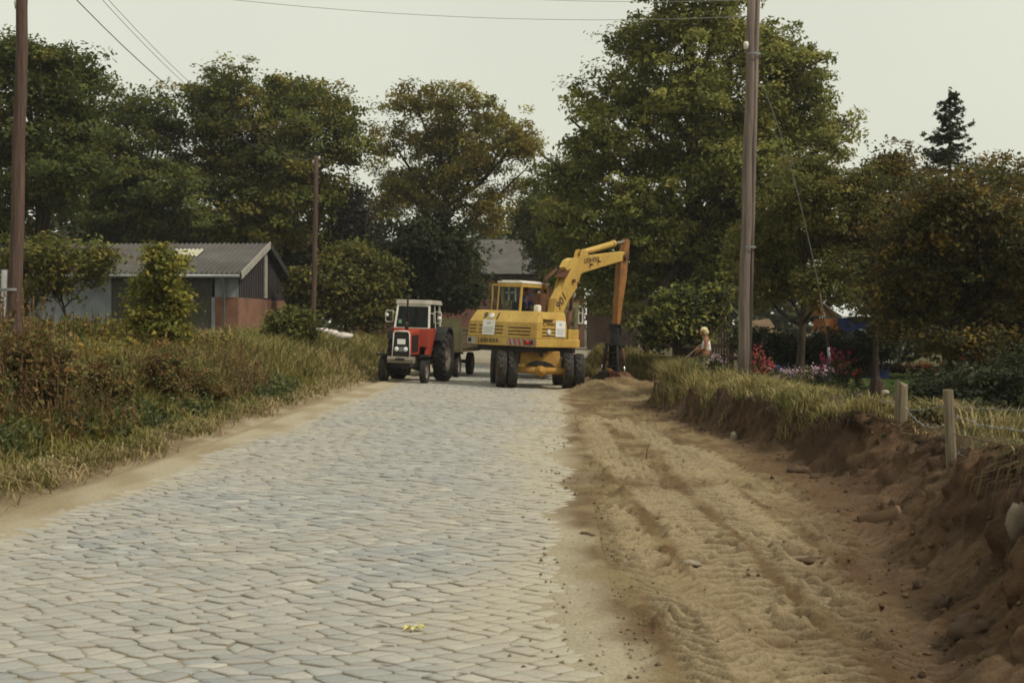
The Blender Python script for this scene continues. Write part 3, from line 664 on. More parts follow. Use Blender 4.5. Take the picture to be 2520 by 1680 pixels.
# shrubs
SHR = [(0.114, 0.12, 0.033), (0.155, 0.145, 0.036), (0.082, 0.088, 0.027), (0.206, 0.174, 0.041)]
tree("elder_bush", "loose grey-green bush in front of the shed wall, right of the leaning pole", (W(160 * S, 797, 34).x, 34, .5),
     crown_px(px2([(150, 590, 95, 42), (70, 600, 60, 45), (215, 620, 45, 42), (120, 650, 70, 40), (40, 690, 50, 40), (20, 580, 40, 40), (240, 585, 35, 22), (100, 560, 50, 18)]), 34, .9, .6), .06, 330, 20, .19, .12, SHR, None, cat="bush", ntw=160, shell=.5)
tree("young_ash_tree", "bright yellow-green young ash standing before the dark shed doors", (W(365 * S, 797, 30).x, 30, .4),
     crown_px(px2([(365, 620, 45, 55), (350, 680, 60, 55), (400, 700, 50, 50), (335, 740, 50, 40), (400, 760, 50, 40), (355, 580, 20, 28), (405, 600, 25, 22), (370, 800, 50, 40), (385, 840, 45, 35), (345, 830, 40, 30)]), 30, .9, .4), .05, 520, 24, .13, .11, [(.23, .21, .04), (.18, .18, .036), (.30, .25, .045), (.12, .135, .032)], None, cat="tree", ntw=60, shell=.6, group_=1)
tree("hawthorn_bush", "wide dull green bush behind the middle utility pole, left of the tractor", (W(800 * S, 797, 57).x, 57, .4),
     crown_px(px2([(770, 640, 60, 50), (830, 660, 60, 50), (880, 640, 50, 60), (740, 690, 60, 40), (850, 720, 70, 40), (690, 650, 30, 40), (800, 590, 60, 40)]), 57, .9, .6), .08, 560, 24, .28, .2, SHR, None, cat="bush", shell=.55)
tree("hawthorn_bush", "hazy purplish-grey thicket top between the broad brownish tree and the yellowing one", (W(800 * S, 797, 70).x, 70, .4),
     crown_px(px2([(800, 480, 50, 60), (830, 540, 50, 60), (770, 560, 50, 50), (860, 590, 40, 50)]), 70, .9, .6), .1, 330, 22, .4, .26, [(.05, .046, .035), (.06, .052, .038)], None, cat="bush", shell=.5)  # leaf colours greyed, the haze painted into them
tree("elder_bush", "small yellow-green bush at the right corner of the brick wall", (W(655 * S, 797, 40).x, 40, .45),
     crown_px(px2([(660, 745, 45, 35), (690, 770, 40, 28), (630, 770, 30, 28), (700, 735, 25, 25)]), 40, .9, .4), .04, 260, 22, .16, .13, [(.11, .115, .03), (.085, .092, .026), (.14, .13, .035)], None, cat="bush", shell=.55)
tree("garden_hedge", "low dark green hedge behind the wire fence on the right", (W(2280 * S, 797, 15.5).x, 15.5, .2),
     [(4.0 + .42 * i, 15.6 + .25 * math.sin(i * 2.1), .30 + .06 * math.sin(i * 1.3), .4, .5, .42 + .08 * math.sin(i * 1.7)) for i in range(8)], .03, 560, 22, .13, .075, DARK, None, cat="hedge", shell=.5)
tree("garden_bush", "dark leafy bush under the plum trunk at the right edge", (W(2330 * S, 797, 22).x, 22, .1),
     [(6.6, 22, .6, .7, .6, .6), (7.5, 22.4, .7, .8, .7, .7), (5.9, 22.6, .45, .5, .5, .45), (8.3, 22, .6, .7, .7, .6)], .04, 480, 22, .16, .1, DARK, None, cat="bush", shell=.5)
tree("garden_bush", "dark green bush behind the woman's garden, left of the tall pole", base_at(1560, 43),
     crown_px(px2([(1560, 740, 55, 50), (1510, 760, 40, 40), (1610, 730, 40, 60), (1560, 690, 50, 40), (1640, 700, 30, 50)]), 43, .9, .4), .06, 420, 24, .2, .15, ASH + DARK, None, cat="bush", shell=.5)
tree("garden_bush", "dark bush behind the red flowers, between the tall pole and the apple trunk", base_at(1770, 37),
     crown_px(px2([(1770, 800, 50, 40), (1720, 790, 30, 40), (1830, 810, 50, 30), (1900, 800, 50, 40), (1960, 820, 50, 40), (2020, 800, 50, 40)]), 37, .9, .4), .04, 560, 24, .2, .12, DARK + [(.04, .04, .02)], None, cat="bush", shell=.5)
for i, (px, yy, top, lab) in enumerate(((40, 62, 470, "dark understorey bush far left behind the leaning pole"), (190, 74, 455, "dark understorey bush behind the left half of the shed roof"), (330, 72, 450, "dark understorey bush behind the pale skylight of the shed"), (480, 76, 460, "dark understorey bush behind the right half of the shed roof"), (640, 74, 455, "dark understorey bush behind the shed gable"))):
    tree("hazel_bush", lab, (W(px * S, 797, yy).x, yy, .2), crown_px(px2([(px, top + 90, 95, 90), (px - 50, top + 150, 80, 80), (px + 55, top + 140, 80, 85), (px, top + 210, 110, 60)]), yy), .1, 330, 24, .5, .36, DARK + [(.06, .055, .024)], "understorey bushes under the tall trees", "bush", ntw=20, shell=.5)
RUST = [(.15, .085, .035), (.21, .13, .045), (.11, .07, .03), (.20, .16, .055), (.11, .12, .042), (.15, .15, .05)]
for px, py, yy, rx, ry, lab in ((95, 835, 17.5, 95, 70, "rust-brown dock thicket at the left edge under the leaning pole"), (250, 868, 19.5, 60, 44, "rust-brown dock thicket right of the one at the left edge"), (385, 850, 22.5, 50, 58, "dark rusty bramble clump at the foot of the yellow-green young ash"), (480, 885, 24, 34, 30, "small rusty stalk clump right of the young ash")):
    x = W(px * S, 797, yy).x
    tree("dock_thicket", lab, (x, yy, Hs(x, yy)), crown_px(px2([(px - rx * .45, py, rx * .5, ry * .8), (px + rx * .4, py + 10, rx * .5, ry * .7), (px, py - ry * .3, rx * .5, ry * .8), (px + rx * .1, py + ry * .5, rx * .7, ry * .5)]), yy, .9, .3), .02, 300, 26, .085, .055, RUST, "rusty dock and bramble thickets on the verge", "thicket", ntw=110, shell=.45, up=.3)
# far wood that closes the view
def far_wood():
    B = []
    for x in np.arange(-110, 120, 6.5):
        if -13 < x < 3: continue
        y = 118 + 10 * rng.random(); h = (7.5 if x < -12 else 5.5) + 3 * rng.random()
        B.append((x, y, h * .55, 5, 4, h * .55))
    V, C, _ = blob_leaves(B, 3200, 18, .9, .85, CHESTB + DARK, shell=.5)
    tag(link("far_wood", quads_mesh("far_wood", V, C, LEAF)), kind="stuff")
far_wood()
tree("far_tree", "pale hazy tree top far behind the grey house roof", (W(1165 * S, 797, 135).x, 135, 0),
     crown_px(px2([(1165, 545, 30, 25), (1140, 570, 25, 25), (1190, 575, 28, 25), (1165, 600, 35, 30)]), 135), .3, 160, 20, .7, .6, [(.08, .09, .06), (.065, .075, .05)])  # distance haze mixed into these leaf colours

# ------------------------------------------------------------------ grass, weeds
def blades(xy, h, wdt, lean, cols, name, z=None):
    n = len(xy); x, y = xy[:, 0], xy[:, 1]; z0 = H(x, y, False) - .02 if z is None else z
    a = rng.random(n) * 2 * math.pi; d = np.stack([np.cos(a), np.sin(a)], -1); pr = np.stack([-d[:, 1], d[:, 0]], -1)
    L = h * lean * (.3 + .9 * rng.random(n)); w = wdt * (.7 + .6 * rng.random(n))
    def pt(t, bend, s): return np.stack([x + d[:, 0] * L * bend + pr[:, 0] * w * s, y + d[:, 1] * L * bend + pr[:, 1] * w * s, z0 + h * t], -1)
    V = np.stack([pt(0, 0, -.5), pt(0, 0, .5), pt(.55, .28, .42), pt(.55, .28, -.42), pt(np.maximum(1 - .35 * lean, .3), 1, 0)], 1)
    b = (np.arange(n) * 5)[:, None]; Q = b + np.array([0, 1, 2, 3]); T = b + np.array([3, 2, 4])
    C = np.repeat(cols[:, None], 5, 1)
    return np_mesh(name, V.reshape(-1, 3), Q, T, C.reshape(-1, 3), GRASS)
def scatter(n, x0, x1, y0, y1, dens, ypow=1.0):
    u = rng.random(n); y = y0 * (y1 / y0) ** (u ** ypow); x = x0 + (x1 - x0) * rng.random(n); k = rng.random(n) < dens(x, y); return np.stack([x[k], y[k]], -1)
def pick(pal, n, xy=None, seed=0, jit=.3):
    pal = np.array(pal); i = (np.clip(fbm(xy[:, 0] * 1.1, xy[:, 1] * .8, 3, seed) * 1.9 - .45 + .30 * (rng.random(n) - .5), 0, .999) * len(pal)).astype(int)
    return pal[i] * (1 - jit / 2 + jit * rng.random((n, 1)))
EDGE = lambda y: -5.3 + .5 * (fbm(y * .35, 8.2, 3, 21) - .5) + .35 * (fbm(y * 1.6, 2.2, 2, 23) - .5)
GP = [(.16, .155, .042), (.21, .19, .055), (.28, .23, .09), (.12, .13, .038), (.33, .26, .115)]
xy = scatter(95000, -11, -5.0, 9.5, 60, lambda x, y: (x < EDGE(y)) * np.where(x > -8.2, 1, .5), 1.15); n = len(xy)
hh = (.20 + (.32 + .22 * ss(17, 24, xy[:, 1])) * ss(.0, 1.3, EDGE(xy[:, 1]) - xy[:, 0])) * (.5 + .9 * rng.random(n)) * (.6 + .8 * fbm(xy[:, 0] * .8, xy[:, 1] * .5, 3, 33))
tag(link("grass", blades(xy, hh, .008 + .0006 * xy[:, 1], .75, pick(GP, n, xy, 200), "grass")), "tall mixed green and straw grass on the left verge", "grass", kind="stuff")
# straw tufts lying over the verge edge
xy = scatter(15000, -6.0, -4.95, 9.5, 45, lambda x, y: np.exp(-((x - EDGE(y) + .12) / .22) ** 2), 1.0); n = len(xy)
tag(link("dry_grass", blades(xy, .22 * (.5 + rng.random(n)), .009 + .0005 * xy[:, 1], 1.7, pick([(.27, .22, .10), (.36, .29, .15), (.20, .18, .07), (.42, .33, .18)], n, xy, 210), "dry_grass")), "straw coloured grass tufts hanging over the left road edge", "grass", kind="stuff")
# leafy weeds: stems with leaves
def weeds(name, label, xy, h, nleaf, lsize, pal, stemc, seed, leafup=.5, wid=.35, lowleaf=.1):
    n = len(xy); z0 = H(xy[:, 0], xy[:, 1], False); a = rng.random(n) * 6.283; ln = rng.normal(size=(n, 2)) * .16
    top = np.stack([xy[:, 0] + ln[:, 0] * h, xy[:, 1] + ln[:, 1] * h, z0 + h], -1); bot = np.concatenate([xy, (z0 - .05)[:, None]], 1)
    w = .005 + .0005 * xy[:, 1]; pr = np.stack([np.cos(a), np.sin(a), 0 * a], -1) * w[:, None]
    SV = np.stack([bot - pr, bot + pr, top + pr * .4, top - pr * .4], 1); SCc = np.repeat((np.array(stemc) * (.7 + .6 * rng.random((n, 1))))[:, None], 4, 1)
    k = np.repeat(np.arange(n), nleaf); t = lowleaf + (1 - lowleaf) * rng.random(len(k)); P = bot[k] + (top - bot)[k] * t[:, None]
    d = rng.normal(size=(len(k), 3)) * np.array((1, 1, .25)); d /= np.linalg.norm(d, axis=1, keepdims=True)
    P = P + d * (h[k] * wid * (1.15 - t) * rng.random(len(k)))[:, None]
    V = leaf_quads(P, np.array((0, 0, leafup)) + d * .5 + rng.normal(size=P.shape) * .4, lsize)
    cc = pick(pal, n, xy, seed, .2); C = np.repeat((cc[k] * (.75 + .5 * rng.random((len(k), 1))))[:, None], 4, 1)
    tag(link(name, quads_mesh(name, np.concatenate([SV, V]), np.concatenate([SCc, C]), LEAF)), label, "weeds", kind="stuff")
# tall rusty docks and dead stalks in the near left
xy = scatter(5200, -10.5, -5.3, 11, 28, lambda x, y: (x < EDGE(y) - .35) * ss(.40, .55, fbm(x * .5 + 4, y * .3, 3, 220)), .9); n = len(xy)
h = (.36 + .50 * ss(.2, 1.6, EDGE(xy[:, 1]) - xy[:, 0])) * (.6 + .6 * rng.random(n)) * (.35 + 1.25 * ss(.3, .7, fbm(xy[:, 0] * .55, xy[:, 1] * .33, 3, 401)))
weeds("dry_weeds", "tall rusty brown docks and dead stalks in the left foreground", xy, h, 16, .055, [(.15, .075, .032), (.21, .11, .045), (.25, .17, .07), (.11, .06, .03), (.17, .14, .055), (.13, .125, .045)], (.17, .10, .05), 221, wid=.16, lowleaf=.25)
# green nettles
xy = scatter(6000, -11.5, -5.4, 11, 50, lambda x, y: (x < EDGE(y) - .25) * ss(.42, .55, fbm(x * .45 + 9, y * .25, 3, 230)) * (1 - .85 * ss(18, 24, y)), 1.0); n = len(xy)
h = (.25 + .50 * ss(.2, 2.2, EDGE(xy[:, 1]) - xy[:, 0])) * (.6 + .6 * rng.random(n)) * (.35 + 1.25 * ss(.3, .7, fbm(xy[:, 0] * .55, xy[:, 1] * .33, 3, 401)))
weeds("nettles", "green nettles and bramble among the verge grass", xy, h, 17, .085, [(.085, .10, .038), (.11, .12, .04), (.15, .135, .038), (.07, .08, .034), (.19, .14, .04)], (.08, .07, .03), 231, wid=.3)
# golden-rod like tops in front of the shed
xy = scatter(5200, -14, -7.4, 20, 34, lambda x, y: ss(.36, .5, fbm(x * .5 + 1, y * .3, 3, 240)), 1.0); n = len(xy)
weeds("tall_weeds", "yellow-green tall weeds in front of the grey shed wall", xy, .80 * (.5 + .6 * rng.random(n)) * (.4 + 1.1 * fbm(xy[:, 0] * .5, xy[:, 1] * .3, 3, 402)), 20, .10, [(.17, .155, .035), (.23, .185, .04), (.27, .18, .04), (.12, .125, .034)], (.10, .07, .03), 241, wid=.28, lowleaf=.2)
# low leafy plants by the verge edge
xy = scatter(2600, -6.6, -5.2, 15, 30, lambda x, y: (x < EDGE(y) - .05) * ss(.45, .6, fbm(x * .6, y * .4, 3, 250)), 1.0); n = len(xy)
weeds("low_weeds", "low blue-green leafy plants spilling down to the road edge", xy, .30 * (.6 + .7 * rng.random(n)), 14, .085, [(.10, .125, .05), (.135, .15, .055), (.085, .10, .04)], (.09, .09, .04), 251, wid=.6)
# grass on the bank lip
def lipd(x, y): return x - (foot(y) + wid(y))
xy = scatter(150000, 2.0, 6.5, 8.3, 34, lambda x, y: (lipd(x, y) > -.02 - .26 * ss(14, 17, y) * ss(.45, .7, fbm(y * .55, 7.7, 3, 15)) + .9 * (fbm(y * 1.3, x * .6, 3, 5) - .5)) * (lipd(x, y) < 1.7) * np.where(y < 15.5, .32 * ss(.2, .45, lipd(x, y)) * ss(12, 14.5, y) + .10, 1.0), 1.0); n = len(xy)
hh = .20 * (.5 + .9 * rng.random(n)) * (.25 + 1.5 * ss(.3, .7, fbm(xy[:, 0] * 1.6, xy[:, 1] * 1.3, 3, 61))) * np.where(xy[:, 1] < 13, .35, 1) * (1 + .9 * ss(22, 27, xy[:, 1]))
tag(link("bank_grass", blades(xy, hh, .006 + .0005 * xy[:, 1], .8, pick([(.25, .21, .08), (.32, .265, .115), (.19, .175, .06), (.38, .30, .15), (.15, .15, .05)], n, xy, 260), "bank_grass")), "pale yellowing grass along the top of the dug bank", "grass", kind="stuff")
# roots and turf hanging from the lip
xy = scatter(52000, 1.8, 4.6, 8, 31, lambda x, y: np.exp(-((lipd(x, y) + .10) / .12) ** 2) * .8, 1.0); n = len(xy)
def hanging():
    x, y = xy[:, 0], xy[:, 1]; z0 = H(x, y, False) + .04; L = .22 * (.3 + rng.random(n)); a = math.pi + rng.normal(size=n) * .7; w = .004 + .0004 * y
    d = np.stack([np.cos(a), np.sin(a)], -1)
    p0 = np.stack([x, y, z0], -1); p1 = p0 + np.stack([d[:, 0] * L * .35, d[:, 1] * L * .35, -L * .1], -1); p2 = p1 + np.stack([d[:, 0] * L * .2, d[:, 1] * L * .2, -L * .8], -1)
    s = np.stack([0 * a, w, 0 * a], -1); V = np.stack([p0 - s, p0 + s, p1 + s, p1 - s, p2], 1); b = (np.arange(n) * 5)[:, None]
    C = np.repeat(pick([(.06, .038, .022), (.10, .065, .032), (.15, .11, .05), (.045, .028, .018)], n, xy, 270)[:, None], 5, 1)
    return np_mesh("roots", V.reshape(-1, 3), b + np.array([0, 1, 2, 3]), b + np.array([3, 2, 4]), C.reshape(-1, 3), GRASS)
tag(link("roots", hanging()), "brown roots and torn turf hanging over the dug bank face", "roots", kind="stuff")
# grass mound and far grass on the right, lawn
xy = scatter(26000, .9, 4.5, 42, 60, lambda x, y: (x > foot(y)) * 1.0, 1.0); n = len(xy)
tag(link("mound_grass", blades(xy, .35 * (.5 + rng.random(n)), .03, .6, pick([(.21, .175, .06), (.16, .145, .05), (.26, .20, .085)], n, xy, 280), "mound_grass")), "straw coloured grass on the undug mound beyond the digger", "grass", kind="stuff")
xy = scatter(30000, 6, 12, 32, 52, lambda x, y: 1.0 + 0 * x, 1.0); n = len(xy)
tag(link("lawn", blades(xy, .06 * (.6 + .6 * rng.random(n)), .035, .6, pick([(.10, .17, .04), (.085, .14, .034), (.12, .19, .05)], n, xy, 281), "lawn")), "bright green mown lawn behind the garden flowers", "lawn", kind="stuff")
# loose crumbs of soil
def crumbs():
    V = []; F = []; C = []
    base = np.array([(1, 0, 0), (-.5, .87, 0), (-.5, -.87, 0), (0, 0, .8), (.3, .2, -.7)]); T = np.array([(0, 1, 3), (1, 2, 3), (2, 0, 3), (1, 0, 4), (2, 1, 4), (0, 2, 4)])
    def put(xy, smin, smax, pw, c0):
        n = len(xy); s = smin + (smax - smin) * rng.random(n) ** pw; z = H(xy[:, 0], xy[:, 1]) + s * .25
        v = base[None] * s[:, None, None] * (.6 + .8 * rng.random((n, 5, 3))); a = rng.random(n) * 6.28; ca, sa = np.cos(a)[:, None], np.sin(a)[:, None]
        v = np.stack([v[..., 0] * ca - v[..., 1] * sa, v[..., 0] * sa + v[..., 1] * ca, v[..., 2]], -1) + np.stack([xy[:, 0], xy[:, 1], z], -1)[:, None]
        o = sum(len(q) for q in V); V.append(v.reshape(-1, 3)); F.append((T[None] + (np.arange(n) * 5)[:, None, None] + o).reshape(-1, 3)); C.append(np.repeat((np.array(c0) * (.5 + 1.0 * rng.random((n, 1))))[:, None], 5, 1).reshape(-1, 3))
    put(scatter(5000, .35, 3.4, 5.6, 34, lambda x, y: (x < foot(y) + wid(y)) * (.25 + .75 * ss(.45, .6, fbm(x * 1.5, y * 1.5, 3, 300)))), .003, .016, 3.0, (.17, .12, .065))
    put(scatter(1500, 1.4, 3.8, 5.6, 30, lambda x, y: np.exp(-((x - foot(y) - .25) / .45) ** 2)), .006, .036, 3.0, (.12, .075, .042))
    put(scatter(1500, -.5, .5, 5.2, 34, lambda x, y: ss(-.4, .3, x) * 1.0), .005, .018, 2.0, (.20, .15, .085))
    return np_mesh("soil_crumbs", np.concatenate(V), None, np.concatenate(F), np.concatenate(C), SOIL)
tag(link("soil_crumbs", crumbs()), "scattered crumbs and clods of loose soil on the dug strip", "soil", kind="stuff")

# ------------------------------------------------------------------ buildings
def T3(x, y, z): return Matrix.Translation((x, y, z))
def corr_roof(p00, p10, p01, p11, n, amp, thick=.02):
    """corrugated sheet between eave p00-p10 and ridge p01-p11"""
    p00, p10, p01, p11 = map(Vector, (p00, p10, p01, p11)); up = (p10 - p00).cross(p01 - p00).normalized(); up = up if up.z > 0 else -up
    V = []; F = []; m = n * 4
    for i in range(m + 1):
        t = i / m; o = up * (amp * math.sin(t * n * 2 * math.pi))
        a, b = p00.lerp(p10, t) + o, p01.lerp(p11, t) + o; V += [a, b, a - up * thick, b - up * thick]
    for i in range(m):
        k = 4 * i; F += [(k, k + 4, k + 5, k + 1), (k + 2, k + 3, k + 7, k + 6), (k, k + 2, k + 6, k + 4), (k + 1, k + 5, k + 7, k + 3)]
    return V, F
def shed():
    x0, x1, ya, yr, yb = -23.0, -11.35, 50.0, 55.0, 59.4; ze, zr, zb = 3.44, 4.78, 3.55; zg = .3
    root = empty("shed", T3(x1, ya, zg)); tag(root, "long grey-roofed shed with a brick lower corner and dark boarded gable", "shed")
    I = T3(-x1, -ya, -zg)
    wy = ya + .35
    m = MB(); m.add(*corr_roof((x0 - .2, ya, ze), (x1 + .2, ya, ze), (x0 - .2, yr, zr), (x1 + .2, yr, zr), 66, .030), smooth=True)
    m.add(*corr_roof((x0 - .2, yb, zb), (x1 + .2, yb, zb), (x0 - .2, yr, zr), (x1 + .2, yr, zr), 66, .030), smooth=True)
    rf = m.build("roof", M['roof'], root, Mx=I)
    m = MB(); m.add(*corr_roof((-14.50, ya + 2.63, ze + .72 + .035), (-13.38, ya + 2.63, ze + .72 + .035), (-14.50, ya + 3.75, ze + 1.02 + .035), (-13.38, ya + 3.75, ze + 1.02 + .035), 7, .03))
    m.build("skylight", M['rooflight'], rf)
    for o in children(rf): o.matrix_local = Matrix.Identity(4)
    # barge boards
    for (a, b_) in (((ya - .02, ze), (yr, zr)), ((yb + .02, zb), (yr, zr))):
        m = MB(); m.hexa([(x1 + .205, a[0], a[1] - .20), (x1 + .245, a[0], a[1] - .20), (x1 + .245, b_[0], b_[1] - .20), (x1 + .205, b_[0], b_[1] - .20)],
                         [(x1 + .205, a[0], a[1] + .06), (x1 + .245, a[0], a[1] + .06), (x1 + .245, b_[0], b_[1] + .06), (x1 + .205, b_[0], b_[1] + .06)])
        m.build("barge_board", M['fascia'] if a[0] < yr else M['gable'], root, Mx=I)
    m = MB(); m.hexa([(x1 - .05, ya, ze - .02), (x1 + .20, ya, ze - .05), (x1 + .20, yr, zr - .05), (x1 - .05, yr, zr - .02)], [(x1 - .05, ya, ze), (x1 + .20, ya, ze), (x1 + .20, yr, zr), (x1 - .05, yr, zr)])
    # walls
    zbk = 1.65 + (797 - 731) / 3500 * 50.3
    m = MB()
    for a, b_ in ((x0, -19.0), (-13.0, -12.35)): pass
    def clad(a, b_, z0, z1):
        m = MB(); n = int((b_ - a) / .10); V = []; F = []
        for i in range(n + 1):
            x = a + (b_ - a) * i / n; y = wy - .02 * (i % 4 in (1, 2)); V += [(x, y, z0), (x, y, z1)]
        m.add(V, [(2 * i, 2 * i + 2, 2 * i + 3, 2 * i + 1) for i in range(n)]); m.box(((a + b_) / 2, wy + .06, (z0 + z1) / 2), (b_ - a, .06, z1 - z0)); return m
    clad(x0, -15.9, zg - .3, ze - .08).build("cladding", M['cladding'], root, Mx=I)
    clad(-12.18, x1, zbk, ze - .08).build("cladding", M['cladding'], root, Mx=I)
    for a, b_ in ((-15.9, -14.62), (-14.58, -13.30), (-13.26, -12.28)):
        d = MB(); d.box(((a + b_) / 2, wy + .02, (zg + ze - .35) / 2), (b_ - a, .05, ze - .35 - zg)); d.box(((a + b_) / 2, wy - .02, zg + .9), (b_ - a - .1, .03, .12)); d.box(((a + b_) / 2, wy - .02, ze - .7), (b_ - a - .1, .03, .12)); d.build("door", M['doordark'], root, Mx=I)
    one("box", (-14.1, wy + .05, ze - .26), (3.7, .08, .24)).build("lintel", M['doordark'], root, Mx=I)
    one("box", (-12.23, wy - .01, (zg + zbk) / 2), (.12, .08, zbk - zg)).build("door_post", M['cladding'], root, Mx=I)
    m = MB(); m.box(((-12.17 + x1) / 2, wy + .12, (zg - .3 + zbk) / 2), (x1 + 12.17, .24, zbk - zg + .3)); m.box((x1 - .12, (wy + .241 + yb - .3) / 2, (zg - .3 + zbk) / 2), (.24, yb - .3 - wy - .241, zbk - zg + .3)); m.build("brick_wall", M['brick'], root, Mx=I)
    m = MB(); m.prism([(wy + .1, zbk + .003), (yb - .3, zbk + .003), (yb - .3, zb - .12), (yr, zr - .10), (wy + .1, ze - .05)], x1 - .09, x1 - .02, 'x')
    for i in range(22): y = wy + .3 + i * .40; zt = min(ze + (y - ya) * .268, zb + (yb - y) * .28) - .14; m.box((x1 - .008, y, (zbk + zt) / 2), (.022, .035, zt - zbk - .02))
    m.build("gable_boards", M['gable'], root, Mx=I)
    one("box", (x1 + .02, yr + .1, (zbk + zr - .3) / 2 + .02), (.06, .42, zr - .36 - zbk)).build("vertical_trim", M['fascia'], root, Mx=I)
    m = MB(); m.tube([(x0, ya - .06, ze - .07), (x1 + .15, ya - .06, ze - .10)], .065, 8); m.build("gutter", M['pipe'], root, Mx=I)
    m = MB(); m.tube([(-11.83, ya - .06, ze - .12), (-11.83, wy - .1, ze - .35), (-11.83, wy - .08, zg - .2)], .05, 8); m.build("downpipe", M['pipe'], root, Mx=I)
    m = MB(); m.box(((x0 + x1) / 2, yb - .45, 1.8), (x1 - x0 - .5, .1, 3.3)); m.box((x0 + .1, (wy + yb) / 2, 1.8), (.1, yb - wy - .6, 3.2)); m.build("back_wall", M['gable'], root, Mx=I)
shed()

def house():
    X0, X1, Y0, Y1 = -13.5, 1.85, 95.0, 103.0; ze, zr = 5.1, 7.5
    root = empty("brick_house", T3(X0, Y0, 0)); tag(root, "red brick house with a grey hipped roof behind the yellow digger", "house"); I = T3(-X0, -Y0, 0)
    m = MB(); m.box(((X0 + X1) / 2, (Y0 + Y1) / 2, ze / 2), (X1 - X0, Y1 - Y0, ze)); m.build("wall", M['brickfar'], root, Mx=I)
    m = MB(); m.hexa([(X0 - .4, Y0 - .5, ze - .12), (X1 + .4, Y0 - .5, ze - .12), (X1 + .4, Y1 + .5, ze - .12), (X0 - .4, Y1 + .5, ze - .12)], [(X0 + 3, 98.9, zr), (X1 - 3.4, 98.9, zr), (X1 - 3.4, 99.1, zr), (X0 + 3, 99.1, zr)]); m.build("roof", M['roof'], root, Mx=I)
    one("box", ((X0 + X1) / 2, Y0 - .03, ze - .35), (X1 - X0 + .1, .1, .3)).build("cornice", M['fencewood'], root, Mx=I)
    for x, z, w, h in ((1.22, 3.95, .75, .95), (1.45, 2.25, .55, 1.1), (-3.2, 3.6, .9, 1.2), (-6.0, 3.6, .9, 1.2), (-8.3, 1.7, .8, .9)):
        f = MB()
        for dx in (-w / 2, 0, w / 2): f.box((x + dx, Y0 - .03, z), (.10, .08, h + .1))
        for dz in (-h / 2, h * .12, h / 2): f.box((x, Y0 - .034, z + dz), (w + .1, .08, .10))
        wi = f.build("window", M['white'], root, Mx=I)
        one("box", (x, Y0 + .0, z), (w, .04, h)).build("pane", M['pane'], wi); 
    root2 = empty("wooden_barn", T3(2.6, 86, 0)); tag(root2, "dark boarded barn wall to the right of the brick house", "barn"); J = T3(-2.6, -86, 0)
    m = MB(); m.box((3.4, 88, 1.6), (3.0, 4, 3.2))
    for i in range(13): m.box((2.4 + i * .2, 85.99, 1.6), (.03, .04, 3.1))
    m.build("wall", M['fencewood'], root2, Mx=J); one("prism", [(1.7, 3.2), (5.1, 3.2), (3.4, 4.3)], 85.6, 90.3, 'y').build("roof", M['roof'], root2, Mx=J)
house()

# ------------------------------------------------------------------ poles, wires, fences
def pole(label, bot, top, r0, r1, wm, stub=None, group=None, cap=True):
    root = empty("utility_pole", T3(*bot)); tag(root, label, "pole", group); I = T3(*[-c for c in bot])
    b, t = Vector(bot), Vector(top); n = 10
    m = MB(); m.tube([b.lerp(t, i / n) + Vector((.012 * math.sin(i * 1.9), .01 * math.cos(i * 2.3), -.4 if i == 0 else 0)) for i in range(n + 1)], [r0 + (r1 - r0) * i / n for i in range(n + 1)], 14); m.build("shaft", wm, root, Mx=I)
    if stub:
        off, h, sw, sm = stub; d = (t - b).normalized(); s = MB(); p0 = b + Vector(off) - d * .5; p1 = b + Vector(off) + d * h; s.tube([p0, p1], [sw, sw * .95], 8); s.build("stub", sm, root, Mx=I)
        for k in (.35, .85):
            s = MB(); c = b + d * (h * k) + Vector(off) * .5; s.lathe([(r0 + sw * .55, -.02), (r0 + sw * .6, 0), (r0 + sw * .55, .02)], 16, c, axis='z'); s.build("band", M['pipe'], root, Mx=I)
    return root
def insul(root, pts):
    I = root.matrix_world.inverted() if False else Matrix.Translation(-Vector(root.location))
    for p in pts:
        m = MB(); m.tube([p, Vector(p) + Vector((0, 0, .10)), Vector(p) + Vector((0, 0, .14))], [.035, .05, .03], 8); m.build("insulator", M['white'], root, Mx=I)
lb, lt = W(36, 800, 22), W(58, -90, 22)
lb.z = Hs(lb.x, 22) - .1; lb.x = W(31, 860, 22).x
pl = pole("leaning brown pole at the left edge with a grey stub bound to it", tuple(lb), tuple(lt), .115, .085, M['poledark'], ((-.16, -.02, 0), 2.05, .065, M['concrete']), "wooden utility poles")
mb_, mt = W(769, 800, 55), W(779, 384, 55); mb_.z = .5
pm = pole("thin weathered pole between the shed gable and the red tractor", tuple(mb_), tuple(mt), .115, .085, M['poledark'], None, "wooden utility poles")
fb, ft = W(922, 800, 80), W(938, 515, 80); fb.z = .3
pf = pole("distant faint pole in shade in front of the dark trees, left of the tractor cab", tuple(fb), tuple(ft), .11, .09, M['postdark'], None, "wooden utility poles")  # shade put into the colour: darker wood than the other poles
rb, rt = W(1827, 940, 26), W(1850, -14, 26)
pr_ = pole("tall grey weathered pole standing in the grass on the right bank", tuple(rb), tuple(rt), .106, .074, M['pole'], ((.115, .03, 0), 7.0, .045, M['pole']), "wooden utility poles")
insul(pr_, [tuple(W(1836, 122, 25.9))]); insul(pl, [tuple(W(42, 22, 22)), tuple(W(70, -60, 22))]); insul(pm, [tuple(mt + Vector((.1, 0, -.15))), tuple(mt + Vector((-.12, 0, -.3)))])
